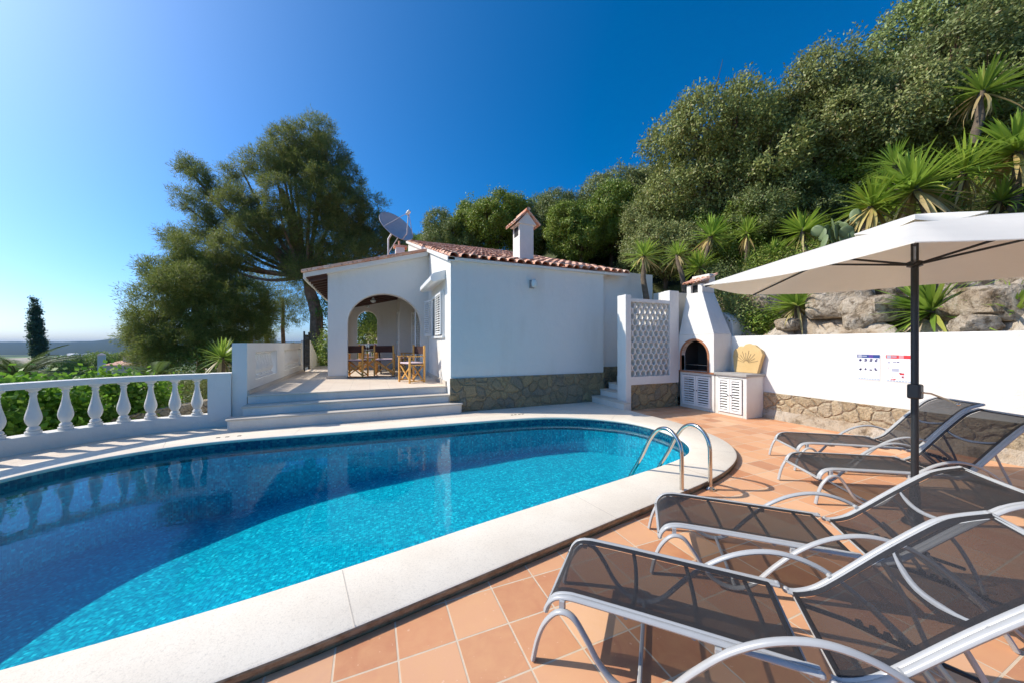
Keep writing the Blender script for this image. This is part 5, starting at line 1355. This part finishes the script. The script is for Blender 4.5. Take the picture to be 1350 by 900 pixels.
# bank shrubs and tufts on the rock
BS = [(975,405,8.6,.30,'small yellowish shrub on the rock right of the barbecue'),(1000,425,8.4,.22,'low tuft at the foot of the rock just above the wall top'),(1290,350,8.8,.45,'straggly shrub on the rock under the right part of the parasol'),(1015,352,10.4,.5,'dark low shrub above the rock face left of the parasol'),(960,372,9.8,.45,'dry shrub on the bank beside the barbecue chimney'),(1160,345,9.6,.5,'dark shrub on the bank hidden under the parasol cloth'),(1340,270,9.2,.6,'green shrub at the right edge just above the parasol'),(1080,340,9.8,.5,'low green shrub below the prickly pear')]
BS += [(1320,300,9.8,.6,'green shrub just above the right end of the parasol cloth'),(1250,290,10,.6,'dark shrub behind the parasol top, right of the finial'),(1300,255,10.2,.6,'dark undergrowth shrub below the right yucca heads')]
for i, (px, py, D, s, lb) in enumerate(BS):
    bush('bank_shrub', lb, at(px, py, D), [(0,0,0,s,s,s*.8),(s*.7,s*.4,-s*.2,s*.7,s*.7,s*.6),(-s*.6,.1,-s*.1,s*.7,s*.7,s*.6)], int(500*s/.4), 10, .07, .03, 120+i, 'olive_leaf' if i in (0,2,4) else 'green_leaf', group='shrubs on the rocky bank')
# grape of boulders on the bank
def boulder(px, py, D, s, seed, lb):
    b = MB(); b.sphere((0,0,0), 1, 22, 16); 
    vs = []
    for x, y, z in b.v:
        k = 1+.20*fnoise(x*1.6, y*1.6+z*1.3, 1, seed)+.12*fnoise(z*3.2+x, y*3.1, 1, seed+2)+.05*fnoise(x*9, y*8+z*7, 1, seed)
        q = [x*k, y*k, z*k]; 
        for a in range(3): q[a] = max(-.8, min(.8, q[a]))
        vs.append((q[0]*s[0], q[1]*s[1], q[2]*s[2]))
    b.v = vs; o = b.build('boulder', 'limestone', None, True); o.location = at(px, py, D); o.rotation_euler = (0, 0, seed); tag(o, lb, 'rock', 'boulders on the rocky bank'); return o
def dwall(px, d): return (8.15+d)/cam_dir(px)[0]
rb_ = random.Random(21)
BL = [(1012,405,1.2,.72,'pale rounded boulder beside the barbecue hood'),(1105,398,1.0,.60,'broad pale boulder right of the rock-face yucca'),(1155,408,.9,.48,'low boulder on the bank just left of the parasol pole'),(1300,402,.9,.55,'boulder at the right behind the wall top'),(1072,375,2.2,.45,'small brown boulder tucked under the parasol corner'),(1165,380,1.9,.50,'boulder on the bank between the notices and the parasol cloth'),(1262,385,1.6,.50,'angular boulder right of the parasol pole, close under the cloth'),(1335,385,1.7,.55,'upper boulder at the right edge of the picture'),(985,392,2.0,.45,'boulder half hidden by the barbecue hood'),(1130,425,.55,.28,'small stone resting just above the white wall, left of the parasol pole'),(1040,428,.5,.26,'small stone just above the white wall near the barbecue'),(1285,428,.5,.28,'small stone just above the white wall right of the parasol pole')]
for k_, (px, py, d, sz_, lb_) in enumerate(BL):
    boulder(px, py, dwall(px, d), (sz_*rb_.uniform(.9,1.3), sz_*rb_.uniform(.8,1.1), sz_*rb_.uniform(.55,.8)), k_+1, lb_)
b = MB(); n_ = 12; dm = [(5.62,1.0),(5.62,2.0)]+[(6.03-.41*math.cos(math.pi*k/n_), 2.0+.38*math.sin(math.pi*k/n_)) for k in range(1, n_)]+[(6.44,2.0),(6.44,1.0)]
m_ = len(dm); b.add([(8.17,y,z) for y,z in dm]+[(8.75,y,z) for y,z in dm], [tuple(range(m_))[::-1], tuple(range(m_,2*m_))]+[(i,(i+1)%m_,m_+(i+1)%m_,m_+i) for i in range(m_)])
tag(b.build('domed_wall', 'aged_plaster', bevel=.02), 'short round-topped render wall behind the barbecue hood', 'wall')
# palm, agave-like palm and cypress beyond the hedge
def palm(label, loc, nf, Ln, seed, z0=0, name='palm_tree'):
    t = thing(name, label, 'palm', loc); g = random.Random(seed); b = MB()
    for i in range(nf):
        az = i*2.399+g.uniform(-.2,.2); el = R(g.uniform(38,86)); bend = g.uniform(.9,1.5); m = 14; p = Vector((0,0,0)); e = el; c, s = math.cos(az), math.sin(az); pts = []
        for k in range(m): pts.append(Vector(p)); e -= bend/m*1.25; p = p+Vector((math.cos(e)*c, math.cos(e)*s, math.sin(e)))*Ln/m
        b.sweep(pts, .012, seg=4); side = Vector((-s, c, 0))
        for k in range(2, m):
            for sg in (-1, 1):
                for q in (0, .33, .66):
                    base = pts[k-1].lerp(pts[k], q); dr = (pts[k]-pts[k-1]).normalized(); tip = base+(side*sg*.75+dr*.7+Vector((0,0,-.12)))*.30*math.sin(math.pi*(.15+.8*k/m)); w_ = dr*.014
                    b.add([base-w_, base+w_, tip], [(0,1,2)])
    b.build('fronds', 'palm_leaf', t); tt = MB(); tt.sweep([(0,0,-2.5),(0,0,-.8),(0,0,.1)], [.20,.18,.14], [.20,.18,.14], 10, up=(0,1,0)); tt.build('trunk', 'palm_bark', t, True); return t
palm('feathery palm left of the hedge, its fronds over the balustrade', (at(24,500,9.0)[0], at(24,500,9.0)[1], .62), 26, 1.45, 4)
palm('small palm below the pines near the orange roof', (at(205,492,12.5)[0], at(205,492,12.5)[1], .35), 20, 1.1, 9)
cy = at(47, 430, 55); ct_ = thing('cypress_tree', 'tall dark leaning cypress against the sea haze', 'tree', (cy[0], cy[1], 0))
lb = []
g = random.Random(2)
for k in range(16):
    f = k/15; w_ = .20+.40*math.sin(math.pi*min(1,(1-f)*.75+.12)); lb.append((-.55*f+g.uniform(-.2,.2)*(1-f)+.35, g.uniform(-.2,.2)*(1-f), -1.5+f*9.6, w_*g.uniform(.7,1.0)*(1-.72*f**3), w_*(1-.72*f**3), .65))
crown('crown', lb, 900, 12, .30, .15, 33, 'dark_leaf', ct_, spread=.3, twig=.35); trunk_mesh('trunk', [([(0,0,-8),(.1,0,0),(-.3,0,7)], .25, .06)], 'bark', ct_)
# tree belts lower down the valley
k = 0
for px, py, D, s, lb_ in ((100,480,95,3.0,'dark round tree in the valley left of the orange roof'),(120,476,110,3.2,'wide dark tree in the valley beside the pale tower'),(150,474,120,3.4,'dark tree beyond the orange roof, touching the ridge'),(175,470,100,2.6,'dark tree in the valley right of the orange roof')):
    plant('green', k % 2, px+12, py+14, D, s*.8, lb_, k*1.7, 'round trees down in the valley', s*.8); k += 1

# ------------------------------------------------------------------ haze, light, camera
m, nt, out = newmat('haze'); pv_ = N(nt, 'ShaderNodeVolumePrincipled', Density=.00008, Anisotropy=.0); pv_.inputs['Color'].default_value = (.38, .66, 1, 1); L(nt, pv_.outputs[0], out.inputs['Volume']); M['haze'] = m
b = MB(); b.box(-7200,7200,-7200,7200,-43,40); hz = b.build('haze', 'haze'); hz['kind'] = 'stuff'

SUN_EL = 40; SUNV = (-.896, .444)
az = math.atan2(SUNV[1], SUNV[0])
sd_ = bpy.data.lights.new('sun', 'SUN'); sd_.energy = 3.3; sd_.angle = R(.53); sd_.color = (1, .92, .80)
so = bpy.data.objects.new('sun', sd_); COL.objects.link(so)
v_ = Vector((math.cos(az)*math.cos(R(SUN_EL)), math.sin(az)*math.cos(R(SUN_EL)), math.sin(R(SUN_EL))))
so.rotation_euler = v_.to_track_quat('Z', 'Y').to_euler()
w = bpy.data.worlds.new('World'); scene.world = w; w.use_nodes = True; nt = w.node_tree; nt.nodes.clear()
sk = nt.nodes.new('ShaderNodeTexSky'); sk.sky_type = 'NISHITA'; sk.sun_disc = False; sk.sun_elevation = R(SUN_EL)
sk.sun_rotation = math.pi/2 - az; sk.altitude = 0; sk.air_density = 0.65; sk.dust_density = 1.7; sk.ozone_density = 7
hs_ = nt.nodes.new('ShaderNodeHueSaturation'); hs_.inputs['Saturation'].default_value = 1.32; hs_.inputs['Hue'].default_value = .492; tn_ = nt.nodes.new('ShaderNodeMix'); tn_.data_type = 'RGBA'; tn_.blend_type = 'MULTIPLY'; tn_.inputs[0].default_value = 1; tn_.inputs[7].default_value = (.80, .88, .93, 1)
bg = nt.nodes.new('ShaderNodeBackground'); bg.inputs['Strength'].default_value = .15; wo_ = nt.nodes.new('ShaderNodeOutputWorld')
nt.links.new(sk.outputs[0], hs_.inputs['Color']); nt.links.new(hs_.outputs[0], tn_.inputs[6]); nt.links.new(tn_.outputs[2], bg.inputs[0]); nt.links.new(bg.outputs[0], wo_.inputs[0])
cd = bpy.data.cameras.new('camera'); cd.sensor_width = 36; cd.lens = 450/1350*36; cd.clip_end = 20000; cd.clip_start = .05; cd.shift_y = 2/1350
co = bpy.data.objects.new('camera', cd); COL.objects.link(co); co.location = (0, 0, 1.6); co.rotation_euler = (R(90), 0, R(-22.6)); scene.camera = co
scene.view_settings.view_transform = 'Standard'; scene.view_settings.look = 'None'; scene.view_settings.exposure = .62; scene.view_settings.gamma = 1; scene.view_settings.use_curve_mapping = False
scene.render.engine = 'CYCLES'; c = scene.cycles; c.use_denoising = True; c.max_bounces = 8; c.diffuse_bounces = 6; c.glossy_bounces = 4; c.transmission_bounces = 6; c.transparent_max_bounces = 24; c.volume_bounces = 0
c.caustics_reflective = False; c.caustics_refractive = False; c.sample_clamp_indirect = 8
